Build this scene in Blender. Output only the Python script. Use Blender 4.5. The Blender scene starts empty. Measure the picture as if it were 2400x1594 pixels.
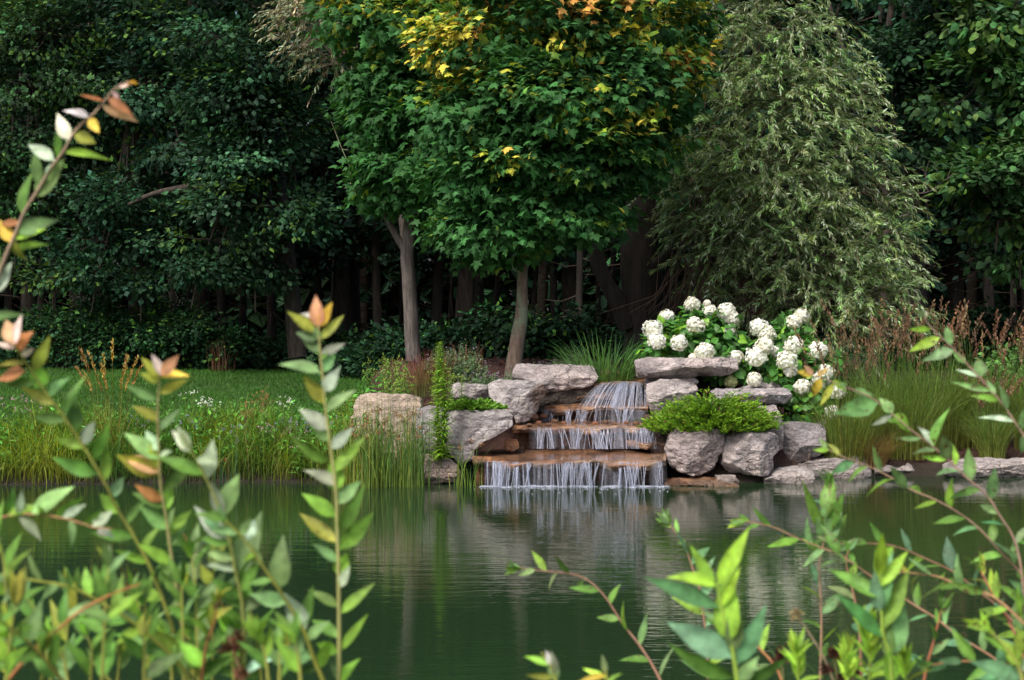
import bpy, math, random
import numpy as np
from math import radians as R

# ------------------------------------------------------------------ camera, sky, sun, exposure
S = bpy.context.scene
COL = S.collection
cd = bpy.data.cameras.new("camera"); cam = bpy.data.objects.new("camera", cd); COL.objects.link(cam)
F = 4000.0; CX = 1200.0; HY = 740.0; CZ = 2.0          # focal length, centre column and horizon row in photo pixels; eye height
cam.location = (0, 0, CZ); cam.rotation_euler = (R(90), 0, 0)
cd.sensor_fit = 'HORIZONTAL'; cd.sensor_width = 36; cd.lens = 60
cd.shift_y = (HY - 797) / 2400
cd.clip_start = 0.1; cd.clip_end = 3000
cd.dof.use_dof = True; cd.dof.focus_distance = 21; cd.dof.aperture_fstop = 7.5
S.camera = cam
W = bpy.data.worlds.new("World"); S.world = W; W.use_nodes = True
nt = W.node_tree; nt.nodes.clear()
sky = nt.nodes.new('ShaderNodeTexSky'); sky.sky_type = 'NISHITA'; sky.sun_disc = False
SUN_EL, SUN_AZ = R(52), R(215)                         # azimuth clockwise from +Y: behind the camera, to its left
sky.sun_elevation = SUN_EL; sky.sun_rotation = SUN_AZ
sky.dust_density = 6.0; sky.air_density = 0.8; sky.ozone_density = .6
bg = nt.nodes.new('ShaderNodeBackground'); bg.inputs['Strength'].default_value = 0.11
wo = nt.nodes.new('ShaderNodeOutputWorld')
nt.links.new(sky.outputs[0], bg.inputs[0]); nt.links.new(bg.outputs[0], wo.inputs[0])
sl = bpy.data.lights.new("sun", 'SUN'); sl.energy = 1.5; sl.angle = R(14); sl.color = (1, .95, .86)
so = bpy.data.objects.new("sun", sl); COL.objects.link(so)
so.rotation_euler = (math.pi/2 - SUN_EL, 0, math.pi - SUN_AZ)
S.view_settings.view_transform = 'Standard'; S.view_settings.look = 'None'
S.view_settings.exposure = 1.0; S.view_settings.gamma = 1.0
S.cycles.max_bounces = 6; S.cycles.transparent_max_bounces = 24
S.cycles.diffuse_bounces = 3; S.cycles.glossy_bounces = 3; S.cycles.transmission_bounces = 4

rng = np.random.default_rng(7); random.seed(7)

def P(px, py, Y):
    return np.array([(px - CX) / F * Y, Y, CZ - (py - HY) / F * Y])

# ------------------------------------------------------------------ numeric helpers
def _h(i, j, k):
    n = (i.astype(np.int64) * 374761393 + j.astype(np.int64) * 668265263 + k.astype(np.int64) * 2147483647) & 0xffffffff
    n = ((n ^ (n >> 13)) * 1274126177) & 0xffffffff
    n = ((n ^ (n >> 16)) * 2246822519) & 0xffffffff
    return ((n ^ (n >> 15)) & 0xffffff) / float(0x7fffff) - 1.0
def vnoise(p):
    p = np.asarray(p, float); f = np.floor(p); i = f.astype(np.int64); t = p - f; t = t*t*(3-2*t)
    x, y, z = t[:, 0], t[:, 1], t[:, 2]; I, J, K = i[:, 0], i[:, 1], i[:, 2]
    def l(a, b, u): return a + (b-a)*u
    return l(l(l(_h(I,J,K),_h(I+1,J,K),x), l(_h(I,J+1,K),_h(I+1,J+1,K),x), y),
             l(l(_h(I,J,K+1),_h(I+1,J,K+1),x), l(_h(I,J+1,K+1),_h(I+1,J+1,K+1),x), y), z)
def fbm(p, o=4):
    s = 0; a = .5; q = np.asarray(p, float)
    for _ in range(o):
        s = s + a*vnoise(q); q = q*2.03 + 17.3; a *= .5
    return s
def nrm(v): return v / np.maximum(np.linalg.norm(v, axis=-1, keepdims=True), 1e-9)
def sst(a, b, x):
    t = np.clip((x-a)/(b-a), 0, 1); return t*t*(3-2*t)
def rnd(n, a=0., b=1.): return rng.uniform(a, b, n)
def rdir(n): return nrm(rng.normal(size=(n, 3)))

class MB:
    def __init__(s): s.v = []; s.c = []; s.f = []; s.n = 0
    def add(s, v, faces, c):
        v = np.asarray(v, float).reshape(-1, 3); c = np.asarray(c, float)
        if c.ndim == 1: c = np.tile(c[:3], (len(v), 1))
        for fa in (faces if isinstance(faces, list) else [faces]):
            s.f.append(np.asarray(fa, np.int64) + s.n)
        s.v.append(v); s.c.append(c[:, :3]); s.n += len(v)
    def mesh(s, name, mat, org, smooth=True):
        me = bpy.data.meshes.new(name)
        v = np.concatenate(s.v) - np.asarray(org); c = np.concatenate(s.c)
        me.vertices.add(len(v)); me.vertices.foreach_set('co', v.astype(np.float32).ravel())
        li = np.concatenate([f.ravel() for f in s.f])
        lt = np.concatenate([np.full(len(f), f.shape[1]) for f in s.f])
        ls = np.concatenate([[0], np.cumsum(lt)[:-1]])
        me.loops.add(len(li)); me.loops.foreach_set('vertex_index', li.astype(np.int32))
        me.polygons.add(len(lt)); me.polygons.foreach_set('loop_start', ls.astype(np.int32))
        me.polygons.foreach_set('loop_total', lt.astype(np.int32))
        me.polygons.foreach_set('use_smooth', np.full(len(lt), smooth))
        at = me.color_attributes.new('Col', 'FLOAT_COLOR', 'POINT')
        at.data.foreach_set('color', np.concatenate([c, np.ones((len(c), 1))], 1).astype(np.float32).ravel())
        me.materials.append(mat); me.update(calc_edges=True); me.validate()
        return me
def root(name, label, cat, loc, group=None):
    o = bpy.data.objects.new(name, None); COL.objects.link(o); o.location = tuple(loc); o.empty_display_size = .1
    o['label'] = label; o['category'] = cat
    if group: o['group'] = group
    return o
def part(name, mb, mat, parent, top=None, smooth=True):
    """a child mesh; top is the thing's root when the parent is itself a part"""
    org = (top or parent).location
    o = bpy.data.objects.new(name, mb.mesh(name, mat, org, smooth)); COL.objects.link(o); o.parent = parent
    return o
def single(name, mb, mat, label, cat, group=None, kind=None, loc=None, smooth=True):
    if loc is None:
        v = np.concatenate(mb.v); a, b = v.min(0), v.max(0); loc = ((a[0]+b[0])/2, (a[1]+b[1])/2, a[2])
    o = bpy.data.objects.new(name, mb.mesh(name, mat, loc, smooth)); COL.objects.link(o); o.location = tuple(loc)
    if label: o['label'] = label
    if cat: o['category'] = cat
    if group: o['group'] = group
    if kind: o['kind'] = kind
    return o

# ------------------------------------------------------------------ materials
def nmat(name):
    m = bpy.data.materials.new(name); m.use_nodes = True; t = m.node_tree; t.nodes.clear()
    out = t.nodes.new('ShaderNodeOutputMaterial')
    return m, t, out
def N(t, typ, **kw):
    n = t.nodes.new(typ)
    for k, v in kw.items():
        if k in n.inputs: n.inputs[k].default_value = v
        else: setattr(n, k, v)
    return n
def mixc(t, a, b, fac, mode='MIX'):
    n = t.nodes.new('ShaderNodeMix'); n.data_type = 'RGBA'; n.blend_type = mode
    for inp, val in ((n.inputs[0], fac), (n.inputs[6], a), (n.inputs[7], b)):
        if hasattr(val, 'links'): t.links.new(val, inp)
        elif isinstance(val, (int, float)): inp.default_value = val
        else: inp.default_value = (*val, 1)
    return n.outputs[2]
def ramp(t, inp, a, b, ca=(0,0,0), cb=(1,1,1)):
    r = t.nodes.new('ShaderNodeValToRGB'); r.color_ramp.elements[0].position = a; r.color_ramp.elements[1].position = b
    r.color_ramp.elements[0].color = (*ca, 1); r.color_ramp.elements[1].color = (*cb, 1)
    t.links.new(inp, r.inputs[0]); return r.outputs[0]
def noise(t, scale, detail=4, rough=.55, vec=None, stretch=None, coord='Object', dist=0.):
    tc = t.nodes.new('ShaderNodeTexCoord'); src = tc.outputs[coord]
    if stretch:
        mp = t.nodes.new('ShaderNodeMapping'); mp.inputs['Scale'].default_value = stretch
        t.links.new(src, mp.inputs[0]); src = mp.outputs[0]
    n = t.nodes.new('ShaderNodeTexNoise'); n.inputs['Scale'].default_value = scale; n.inputs['Detail'].default_value = detail
    n.inputs['Roughness'].default_value = rough; n.inputs['Distortion'].default_value = dist
    t.links.new(src, n.inputs['Vector']); return n.outputs['Fac']
def leaf_mat(name, trans=.3, rough=.45, spec=.3, var=.35, nscale=14, spots=False):
    m, t, out = nmat(name)
    at = N(t, 'ShaderNodeAttribute', attribute_name='Col')
    nz = noise(t, nscale, 3)
    c = mixc(t, at.outputs['Color'], ramp(t, nz, .3, .7, (1-var,)*3, (1+var,)*3), 1.0, 'MULTIPLY')
    if spots:
        nz2 = noise(t, 95, 2); c = mixc(t, c, (.09, .045, .02), ramp(t, nz2, .62, .67))
    p = N(t, 'ShaderNodeBsdfPrincipled', Roughness=rough); p.inputs['Specular IOR Level'].default_value = spec
    t.links.new(c, p.inputs['Base Color'])
    tr = N(t, 'ShaderNodeBsdfTranslucent'); t.links.new(mixc(t, c, (1.25, 1.15, .55), 1.0, 'MULTIPLY'), tr.inputs[0])
    mx = N(t, 'ShaderNodeMixShader'); mx.inputs[0].default_value = trans
    t.links.new(p.outputs[0], mx.inputs[1]); t.links.new(tr.outputs[0], mx.inputs[2]); t.links.new(mx.outputs[0], out.inputs[0])
    return m
def bark_mat(name, c1, c2, sc=9, bump=.6, lichen=None):
    m, t, out = nmat(name)
    nz = noise(t, sc, 6, .65, stretch=(2.2, 2.2, .35), dist=.6); n2 = noise(t, 3.1, 4)
    c = ramp(t, nz, .35, .65, c1, c2)
    if lichen: c = mixc(t, c, lichen, ramp(t, n2, .50, .58))
    at = N(t, 'ShaderNodeAttribute', attribute_name='Col'); c = mixc(t, c, at.outputs['Color'], 1.0, 'MULTIPLY')
    p = N(t, 'ShaderNodeBsdfPrincipled', Roughness=.9); t.links.new(c, p.inputs['Base Color'])
    b = N(t, 'ShaderNodeBump', Strength=bump, Distance=.03); t.links.new(nz, b.inputs['Height']); t.links.new(b.outputs[0], p.inputs['Normal'])
    t.links.new(p.outputs[0], out.inputs[0]); return m
def rock_mat(name, light, dark, tan, wet=False):
    m, t, out = nmat(name)
    a = noise(t, 2.3, 7, .62, dist=.4); b = noise(t, 9, 6, .7, stretch=(.55, .55, 2.2), dist=.8); g = noise(t, 42, 5, .7); pt = noise(t, 1.3, 3, .5)
    c = ramp(t, a, .36, .64, dark, light)
    c = mixc(t, c, tan, ramp(t, pt, .48, .66))
    c = mixc(t, c, ramp(t, b, .34, .6, (.42,)*3, (1.22,)*3), .85, 'MULTIPLY')
    c = mixc(t, c, ramp(t, g, .35, .65, (.74,)*3, (1.2,)*3), 1.0, 'MULTIPLY')
    tc = N(t, 'ShaderNodeTexCoord'); wn = N(t, 'ShaderNodeTexNoise', Scale=4.0, Detail=4.0); t.links.new(tc.outputs['Object'], wn.inputs['Vector'])
    wv = N(t, 'ShaderNodeVectorMath', operation='MULTIPLY_ADD'); t.links.new(wn.outputs['Color'], wv.inputs[0]); wv.inputs[1].default_value = (.30, .30, .45); t.links.new(tc.outputs['Object'], wv.inputs[2])
    vo = N(t, 'ShaderNodeTexVoronoi', feature='DISTANCE_TO_EDGE', Scale=4.2); t.links.new(wv.outputs[0], vo.inputs['Vector'])
    cr = ramp(t, vo.outputs['Distance'], .0, .035); gate = ramp(t, pt, .44, .56)
    crk = mixc(t, (1, 1, 1), cr, gate); c = mixc(t, c, mixc(t, (.45, .43, .42), (1, 1, 1), crk), .8, 'MULTIPLY')
    at = N(t, 'ShaderNodeAttribute', attribute_name='Col'); c = mixc(t, c, at.outputs['Color'], 1.0, 'MULTIPLY')
    p = N(t, 'ShaderNodeBsdfPrincipled', Roughness=.35 if wet else .85); t.links.new(c, p.inputs['Base Color'])
    mh = N(t, 'ShaderNodeMath', operation='ADD'); t.links.new(b, mh.inputs[0])
    m2 = N(t, 'ShaderNodeMath', operation='MULTIPLY_ADD'); t.links.new(crk, m2.inputs[0]); m2.inputs[1].default_value = .6; t.links.new(g, m2.inputs[2]); t.links.new(m2.outputs[0], mh.inputs[1])
    bp = N(t, 'ShaderNodeBump', Strength=.75, Distance=.05); t.links.new(mh.outputs[0], bp.inputs['Height']); t.links.new(bp.outputs[0], p.inputs['Normal'])
    t.links.new(p.outputs[0], out.inputs[0]); return m
M = {}
M['leaf'] = leaf_mat('leaf_forest', .22, .65, .1)
M['deep'] = leaf_mat('leaf_deep', .1, .9, .03)
M['maple'] = leaf_mat('leaf_maple', .30, .6, .15)
M['willow'] = leaf_mat('leaf_willow', .3, .5, .25)
M['shoot'] = leaf_mat('leaf_shoot', .35, .48, .2, .4, 42)
M['shoot_spot'] = leaf_mat('leaf_shoot_eaten', .35, .45, .25, .4, 42, True)
M['hyd'] = leaf_mat('leaf_hydrangea', .25, .45, .35)
M['grass'] = leaf_mat('blade', .35, .5, .25)
M['petal'] = leaf_mat('petal', .3, .6, .2, .08)
M['needle'] = leaf_mat('needle', .2, .55, .2)
M['bark'] = bark_mat('bark_grey', (.045, .04, .037), (.15, .13, .12), 11)
M['bark_l'] = bark_mat('bark_lichen', (.09, .065, .05), (.22, .165, .125), 11, .5, (.17, .21, .14))
M['bark_d'] = bark_mat('bark_dark', (.02, .016, .013), (.075, .06, .05), 7, 1.0)
M['twig'] = bark_mat('twig', (.7, .7, .7), (1, 1, 1), 30, .2)
M['rock'] = rock_mat('limestone', (.54, .505, .51), (.28, .255, .255), (.49, .44, .42))
M['rock_t'] = rock_mat('limestone_tan', (.55, .46, .37), (.36, .29, .23), (.58, .46, .34))
M['ledge'] = rock_mat('ledge_rust', (.50, .25, .12), (.15, .085, .055), (.40, .27, .19), True)
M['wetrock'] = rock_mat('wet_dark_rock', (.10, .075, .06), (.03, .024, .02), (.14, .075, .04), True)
# ground
def ground_mat():
    m, t, out = nmat('ground'); at = N(t, 'ShaderNodeAttribute', attribute_name='Col')
    a = noise(t, 1.2, 5, .6); b = noise(t, 38, 5, .7)
    c = mixc(t, at.outputs['Color'], ramp(t, a, .3, .7, (.7,)*3, (1.3,)*3), 1.0, 'MULTIPLY')
    c = mixc(t, c, ramp(t, b, .3, .7, (.5,)*3, (1.5,)*3), 1.0, 'MULTIPLY')
    p = N(t, 'ShaderNodeBsdfPrincipled', Roughness=.95); t.links.new(c, p.inputs['Base Color'])
    bp = N(t, 'ShaderNodeBump', Strength=.8, Distance=.04); t.links.new(b, bp.inputs['Height']); t.links.new(bp.outputs[0], p.inputs['Normal'])
    t.links.new(p.outputs[0], out.inputs[0]); return m
M['ground'] = ground_mat()
def water_mat():
    m, t, out = nmat('pond_water')
    a = noise(t, 1.0, 3, .5, stretch=(1.3, 5.5, 1)); b = noise(t, 1.0, 2, .5, stretch=(5, 22, 1)); d = noise(t, 1.0, 2, .5, stretch=(.35, .5, 1))
    mm = N(t, 'ShaderNodeMath', operation='MULTIPLY'); t.links.new(b, mm.inputs[0]); mm.inputs[1].default_value = .30
    ad = N(t, 'ShaderNodeMath', operation='ADD'); t.links.new(a, ad.inputs[0]); t.links.new(mm.outputs[0], ad.inputs[1])
    ml = N(t, 'ShaderNodeMath', operation='MULTIPLY'); t.links.new(ad.outputs[0], ml.inputs[0]); t.links.new(ramp(t, d, .3, .7, (.45,)*3, (1.2,)*3), ml.inputs[1])
    bp = N(t, 'ShaderNodeBump', Strength=.35, Distance=.010); t.links.new(ml.outputs[0], bp.inputs['Height'])
    p = N(t, 'ShaderNodeBsdfPrincipled', Roughness=.03, IOR=1.33); p.inputs['Base Color'].default_value = (.014, .032, .013, 1)
    t.links.new(bp.outputs[0], p.inputs['Normal']); t.links.new(p.outputs[0], out.inputs[0]); return m
M['water'] = water_mat()
def fall_mat(name, lo, hi, stretch):
    m, t, out = nmat(name)
    nz = noise(t, 1.0, 4, .6, stretch=stretch)
    at = N(t, 'ShaderNodeAttribute', attribute_name='Col')
    sp = N(t, 'ShaderNodeSeparateColor'); t.links.new(at.outputs['Color'], sp.inputs[0])
    f = ramp(t, nz, .3, .7, (lo,)*3, (hi,)*3)
    ml = N(t, 'ShaderNodeMath', operation='MULTIPLY'); t.links.new(f, ml.inputs[0]); t.links.new(sp.outputs[0], ml.inputs[1])
    p = N(t, 'ShaderNodeBsdfPrincipled', Roughness=.25); p.inputs['Base Color'].default_value = (.60, .65, .80, 1)
    tl = N(t, 'ShaderNodeBsdfTranslucent'); tl.inputs[0].default_value = (.60, .65, .80, 1)
    mt = N(t, 'ShaderNodeMixShader'); mt.inputs[0].default_value = .35; t.links.new(p.outputs[0], mt.inputs[1]); t.links.new(tl.outputs[0], mt.inputs[2])
    tr = N(t, 'ShaderNodeBsdfTransparent'); mx = N(t, 'ShaderNodeMixShader')
    t.links.new(ml.outputs[0], mx.inputs[0]); t.links.new(tr.outputs[0], mx.inputs[1]); t.links.new(mt.outputs[0], mx.inputs[2])
    t.links.new(mx.outputs[0], out.inputs[0]); return m
M['fall'] = fall_mat('falling_water', .25, .95, (38, 38, 2.0))
M['foam'] = fall_mat('foam', .0, .75, (22, 22, 22))
def film_mat():
    m, t, out = nmat('water_film'); nz = noise(t, 9, 3)
    b = N(t, 'ShaderNodeBump', Strength=.5, Distance=.01); t.links.new(nz, b.inputs['Height'])
    g = N(t, 'ShaderNodeBsdfGlossy', Roughness=.12); g.inputs[0].default_value = (.9, .93, 1, 1); t.links.new(b.outputs[0], g.inputs['Normal'])
    tr = N(t, 'ShaderNodeBsdfTransparent'); mx = N(t, 'ShaderNodeMixShader')
    fr = N(t, 'ShaderNodeFresnel', IOR=1.33); t.links.new(b.outputs[0], fr.inputs['Normal'])
    t.links.new(fr.outputs[0], mx.inputs[0]); t.links.new(tr.outputs[0], mx.inputs[1]); t.links.new(g.outputs[0], mx.inputs[2])
    t.links.new(mx.outputs[0], out.inputs[0]); return m
M['film'] = film_mat()

# ------------------------------------------------------------------ shape builders
def tube(mb, pts, rad, sides=6, col=(1, 1, 1), rough=0., seed=0, cap=True):
    pts = np.asarray(pts, float); n = len(pts); rad = np.broadcast_to(np.asarray(rad, float), (n,))
    t = nrm(np.gradient(pts, axis=0)); ref = np.array([0, 1, 0.]) if abs(t[0, 2]) > .7 else np.array([0, 0, 1.])
    u = nrm(np.cross(t, ref)); w = np.cross(t, u)
    a = np.arange(sides)/sides*2*np.pi
    d = np.cos(a)[None, :, None]*u[:, None] + np.sin(a)[None, :, None]*w[:, None]
    r = rad[:, None]*np.ones(sides)
    if rough:
        q = (pts[:, None] + d*.3).reshape(-1, 3)*np.array([5, 5, 1.5]) + seed*7.7
        r = r*(1 + rough*fbm(q, 3).reshape(n, sides)*2)
    v = (pts[:, None] + d*r[:, :, None]).reshape(-1, 3)
    i = np.arange(n-1)[:, None]*sides; j = np.arange(sides)[None]; k = (j+1) % sides
    f = np.stack([i+j, i+k, i+sides+k, i+sides+j], -1).reshape(-1, 4)
    fs = [f]
    if cap and sides > 3: fs.append(np.arange(sides)[None] + (n-1)*sides)
    elif cap: fs.append(np.array([[0, 1, 2]]) + (n-1)*sides)
    c = np.asarray(col, float)
    if c.ndim == 2: c = np.repeat(c, sides, 0)
    mb.add(v, fs, c)
def tubes3(mb, A, B, ra, rb, col, sag=0.):
    """many thin three-sided twigs A->B in one go"""
    A = np.asarray(A); B = np.asarray(B); n = len(A)
    if n == 0: return
    mid = (A+B)/2; mid[:, 2] -= sag*np.linalg.norm(B-A, axis=1)
    t = nrm(B-A); u = nrm(np.cross(t, rdir(n))); w = np.cross(t, u)
    V = []
    for q, r in ((A, ra), (mid, (ra+rb)/2), (B, rb)):
        for k in range(3):
            a = k*2.094; V.append(q + (u*math.cos(a) + w*math.sin(a))*r)
    V = np.stack(V, 1); f = np.array([[s*3+k, s*3+(k+1) % 3, s*3+3+(k+1) % 3, s*3+3+k] for s in range(2) for k in range(3)])
    F_ = (f[None] + (np.arange(n)*9)[:, None, None]).reshape(-1, 4)
    c = np.asarray(col, float); c = np.repeat(c, 9, 0) if c.ndim == 2 else c
    mb.add(V.reshape(-1, 3), F_, c)
def spline(pts, n):
    pts = np.asarray(pts, float); m = len(pts)
    d = np.concatenate([[0], np.cumsum(np.linalg.norm(np.diff(pts, axis=0), axis=1))]); s = np.linspace(0, d[-1], n)
    P_ = np.vstack([2*pts[0]-pts[1], pts, 2*pts[-1]-pts[-2]]); out = []
    for x in s:
        i = min(max(np.searchsorted(d, x) - 1, 0), m-2); t = (x-d[i])/max(d[i+1]-d[i], 1e-9)
        a, b, c, e = P_[i:i+4]
        out.append(.5*((2*b) + (-a+c)*t + (2*a-5*b+4*c-e)*t*t + (-a+3*b-3*c+e)*t**3))
    return np.array(out)
# leaf templates: x across, y along, z normal
def T_fold(w=.38, z=-.10):
    v = np.array([[0, 0, 0], [w, .38, z], [0, 1, z*1.4], [-w, .38, z], [0, .45, 0.02]]); return v, [np.array([[0, 1, 2, 4], [0, 4, 2, 3]])]
def T_quad(w=.1):
    v = np.array([[0, 0, 0], [w, .4, -.02], [0, 1, -.10], [-w, .4, -.02]]); return v, [np.array([[0, 1, 2, 3]])]
def T_maple():
    o = [(0, 0), (.10, .06), (.33, -.07), (.27, .13), (.60, .36), (.40, .42), (.22, .46), (.24, .66), (.12, .72), (0, 1)]
    o = o + [(-x, y) for x, y in o[-2:0:-1]]
    v = [(0, .3, .04)] + [(x, y, -.22*abs(x) - .16*y*y) for x, y in o]; n = len(o)
    return np.array(v), [np.array([[0, 1+i, 1+(i+1) % n] for i in range(n)])]
def T_lance(w=.17, curl=.25, fold=.25, st=(0, .07, .16, .32, .5, .68, .84, .94, 1)):
    v = []; wd = []
    for t in st:
        u = min(1, max(0, (t-.05)/.95)); b = w*1.12*max(0, math.sin(math.pi*u**.72))**.95*(1-.22*u) if t > .06 else .012
        b = max(b, .004); z = -curl*t*t
        v += [(-b, t, z + fold*b), (0, t, z), (b, t, z + fold*b)]
    f = []
    for i in range(len(st)-1):
        a = 3*i; f += [[a, a+1, a+4, a+3], [a+1, a+2, a+5, a+4]]
    return np.array(v), [np.array(f)]
def T_heart(w=.42):
    o = [(0, 0), (.22, -.05), (w, .22), (w*.86, .5), (w*.45, .8), (0, 1)]; o = o + [(-x, y) for x, y in o[-2:0:-1]]
    v = [(0, .35, .03)] + [(x, y, -.15*abs(x) - .18*y*y) for x, y in o]; n = len(o)
    return np.array(v), [np.array([[0, 1+i, 1+(i+1) % n] for i in range(n)])]
def put(mb, T, pos, ydir, nor, size, col, wid=None, colvar=None):
    v, fs = T; pos = np.asarray(pos); n = len(pos)
    if n == 0: return
    y = nrm(ydir); z = nrm(nor - (nor*y).sum(1, keepdims=True)*y); x = np.cross(y, z)
    size = np.broadcast_to(np.asarray(size, float), (n,)); wid = size if wid is None else wid*size
    V = pos[:, None] + v[None, :, 0:1]*(x*wid[:, None])[:, None] + v[None, :, 1:2]*(y*size[:, None])[:, None] + v[None, :, 2:3]*(z*size[:, None])[:, None]
    m = len(v); off = (np.arange(n)*m)[:, None, None]
    col = np.asarray(col, float); col = np.tile(col, (n, 1)) if col.ndim == 1 else col
    C = np.repeat(col, m, 0)
    if colvar is not None: C = C*np.tile(colvar, n)[:, None]
    mb.add(V.reshape(-1, 3), [(f[None] + off).reshape(-1, f.shape[1]) for f in fs], C)
def blades(mb, root_, h, lean, bend, w, c0, c1, segs=4):
    """grass blades: root (n,3), height, lean direction (n,2), bend 0..1, width; colours at foot and tip"""
    n = len(root_); t = np.linspace(0, 1, segs+1)
    l2 = nrm(lean); side = np.stack([-l2[:, 1], l2[:, 0], np.zeros(n)], 1)
    sd = nrm(side + np.stack([rng.normal(size=n), rng.normal(size=n)*.4, np.zeros(n)], 1)*1.2)
    V = []; C = []
    for k in t:
        out = h*bend*(k**2)*.9; up = h*(k - .35*bend*k**3)
        p = root_ + np.stack([l2[:, 0]*out, l2[:, 1]*out, up], 1)
        ww = (w*(1-k**2.2)*.5 + .0004)[:, None]
        V += [p - sd*ww, p + sd*ww]; c = c0*(1-k) + c1*k; C += [c, c]
    V = np.stack(V, 1); C = np.stack(C, 1); m = 2*(segs+1)
    f = np.array([[2*i, 2*i+1, 2*i+3, 2*i+2] for i in range(segs)])
    mb.add(V.reshape(-1, 3), (f[None] + (np.arange(n)*m)[:, None, None]).reshape(-1, 4), C.reshape(-1, 3))
def cvar(c, n, s=.18, hue=.08):
    c = np.asarray(c, float); c = np.tile(c, (n, 1)) if c.ndim == 1 else c
    return np.clip(c*np.exp(rng.normal(size=(n, 1))*s)*(1 + rng.normal(size=(n, 3))*hue), .002, 1)

#@@ground
# ------------------------------------------------------------------ ground and pond
XS = np.array([-400, -60, -14, -10, -6, -3, -1.9, -1.0, 1.6, 2.4, 2.9, 3.4, 3.9, 6, 10, 14, 60, 400.])
YS = np.array([8, 8, 18.5, 19.9, 20.15, 20.5, 20.35, 20.7, 20.7, 20.5, 20.4, 20.75, 21.15, 21.2, 20.5, 18, 8, 8.])
def prof(t, pts): a = np.array(pts); return np.interp(t, a[:, 0], a[:, 1])
def hground(x, y):
    x = np.asarray(x, float); y = np.asarray(y, float)
    sh = np.interp(x, XS, YS); t = y - sh
    lawn = prof(t, [(-1.5, -.7), (-.05, -.06), (.05, .04), (.5, .22), (1.2, .5), (1.8, .62), (12, 1.0), (20, 1.12), (60, 1.5), (400, 6)])
    terr = prof(t, [(-1.5, -.7), (-.05, -.06), (.0, -.02), (.45, .35), (.9, .85), (1.5, 1.08), (2.4, 1.34), (5, 1.34), (12, 1.15), (20, 1.15), (60, 1.5), (400, 6)])
    fall = prof(t, [(-1.5, -.7), (-.05, -.2), (.6, .0), (1.2, .35), (1.65, .72), (2.1, 1.0), (2.5, 1.30), (5, 1.34), (12, 1.15), (20, 1.15), (60, 1.5), (400, 6)])
    rite = prof(t, [(-1.5, -.7), (-.08, -.1), (.0, -.02), (.12, .10), (.4, .2), (1.5, .36), (4, .85), (9, 1.1), (20, 1.15), (60, 1.5), (400, 6)])
    a = sst(-2.2, -1.7, x); b = sst(-.75, -.25, x); c = sst(1.45, 1.9, x); d = sst(3.0, 4.0, x)
    z = lawn*(1-a) + terr*a*(1-b) + fall*b*(1-c) + (terr*.93)*c*(1-d) + rite*d
    near = 7.2 + .5*np.sin(x*.7)
    zn = prof(near - y, [(-1.5, -.7), (0, -.02), (1, .3), (3, .5), (8, .62), (400, 3)])
    z = np.where(y < 13.5, np.maximum(zn, np.where(t > 0, z, -.7)), z)
    z = z + fbm(np.stack([x*.8, y*.8, 0*x], -1).reshape(-1, 3), 3).reshape(x.shape)*.05*sst(.1, .6, np.abs(z))
    return z
def zone(x, y):
    t = y - np.interp(x, XS, YS); c = np.zeros(x.shape + (3,))
    soil = np.array([.02, .015, .009]); lawn = np.array([.03, .08, .016]); mul = np.array([.045, .018, .013]); wood = np.array([.022, .02, .012])
    n = fbm(np.stack([x*1.1, y*1.1, 0*x], -1).reshape(-1, 3), 3).reshape(x.shape)
    L = sst(.5, 1.6, t + n*.5)*(1 - sst(-2.6, -1.9, x + n*.5)); Mu = sst(-2.5, -1.8, x + n*.5)
    c = soil + (lawn-soil)*L[..., None]; c = c + (mul-c)*(Mu*sst(.12, .4, t))[..., None]
    far = sst(10.7, 11.6, t + n*.6); c = c + (wood-c)*far[..., None]
    nb = (y < 12)[..., None]; return np.where(nb, np.array([.04, .06, .02]), c)
gx = np.concatenate([[-400, -200, -100, -60, -40, -28], np.arange(-20, -9, .6), np.arange(-9, 9, .11), np.arange(9, 20, .6), [24, 30, 40, 60, 100, 200, 400]])
gy = np.concatenate([[-300, -100, -40, -20, -8], np.arange(-3, 9.5, .35), np.arange(9.5, 18.5, 1.), np.arange(18.5, 25, .1), np.arange(25, 36, .35), [37, 39, 42, 46, 52, 60, 80, 120, 200, 400, 900]])
X, Y = np.meshgrid(gx, gy); Z = hground(X, Y); mb = MB()
nx = len(gx); ii = (np.arange(len(gy)-1)[:, None]*nx + np.arange(nx-1)[None]).reshape(-1, 1)
mb.add(np.stack([X, Y, Z], -1).reshape(-1, 3), np.concatenate([ii, ii+1, ii+nx+1, ii+nx], 1), zone(X, Y).reshape(-1, 3))
single('ground', mb, M['ground'], None, None, kind='structure', loc=(0, 0, 0))
mb = MB(); mb.add([[-60, 5, 0], [60, 5, 0], [60, 24, 0], [-60, 24, 0]], np.array([[0, 1, 2, 3]]), (1, 1, 1))
single('pond_water', mb, M['water'], None, None, kind='structure', loc=(0, 0, 0))

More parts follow.
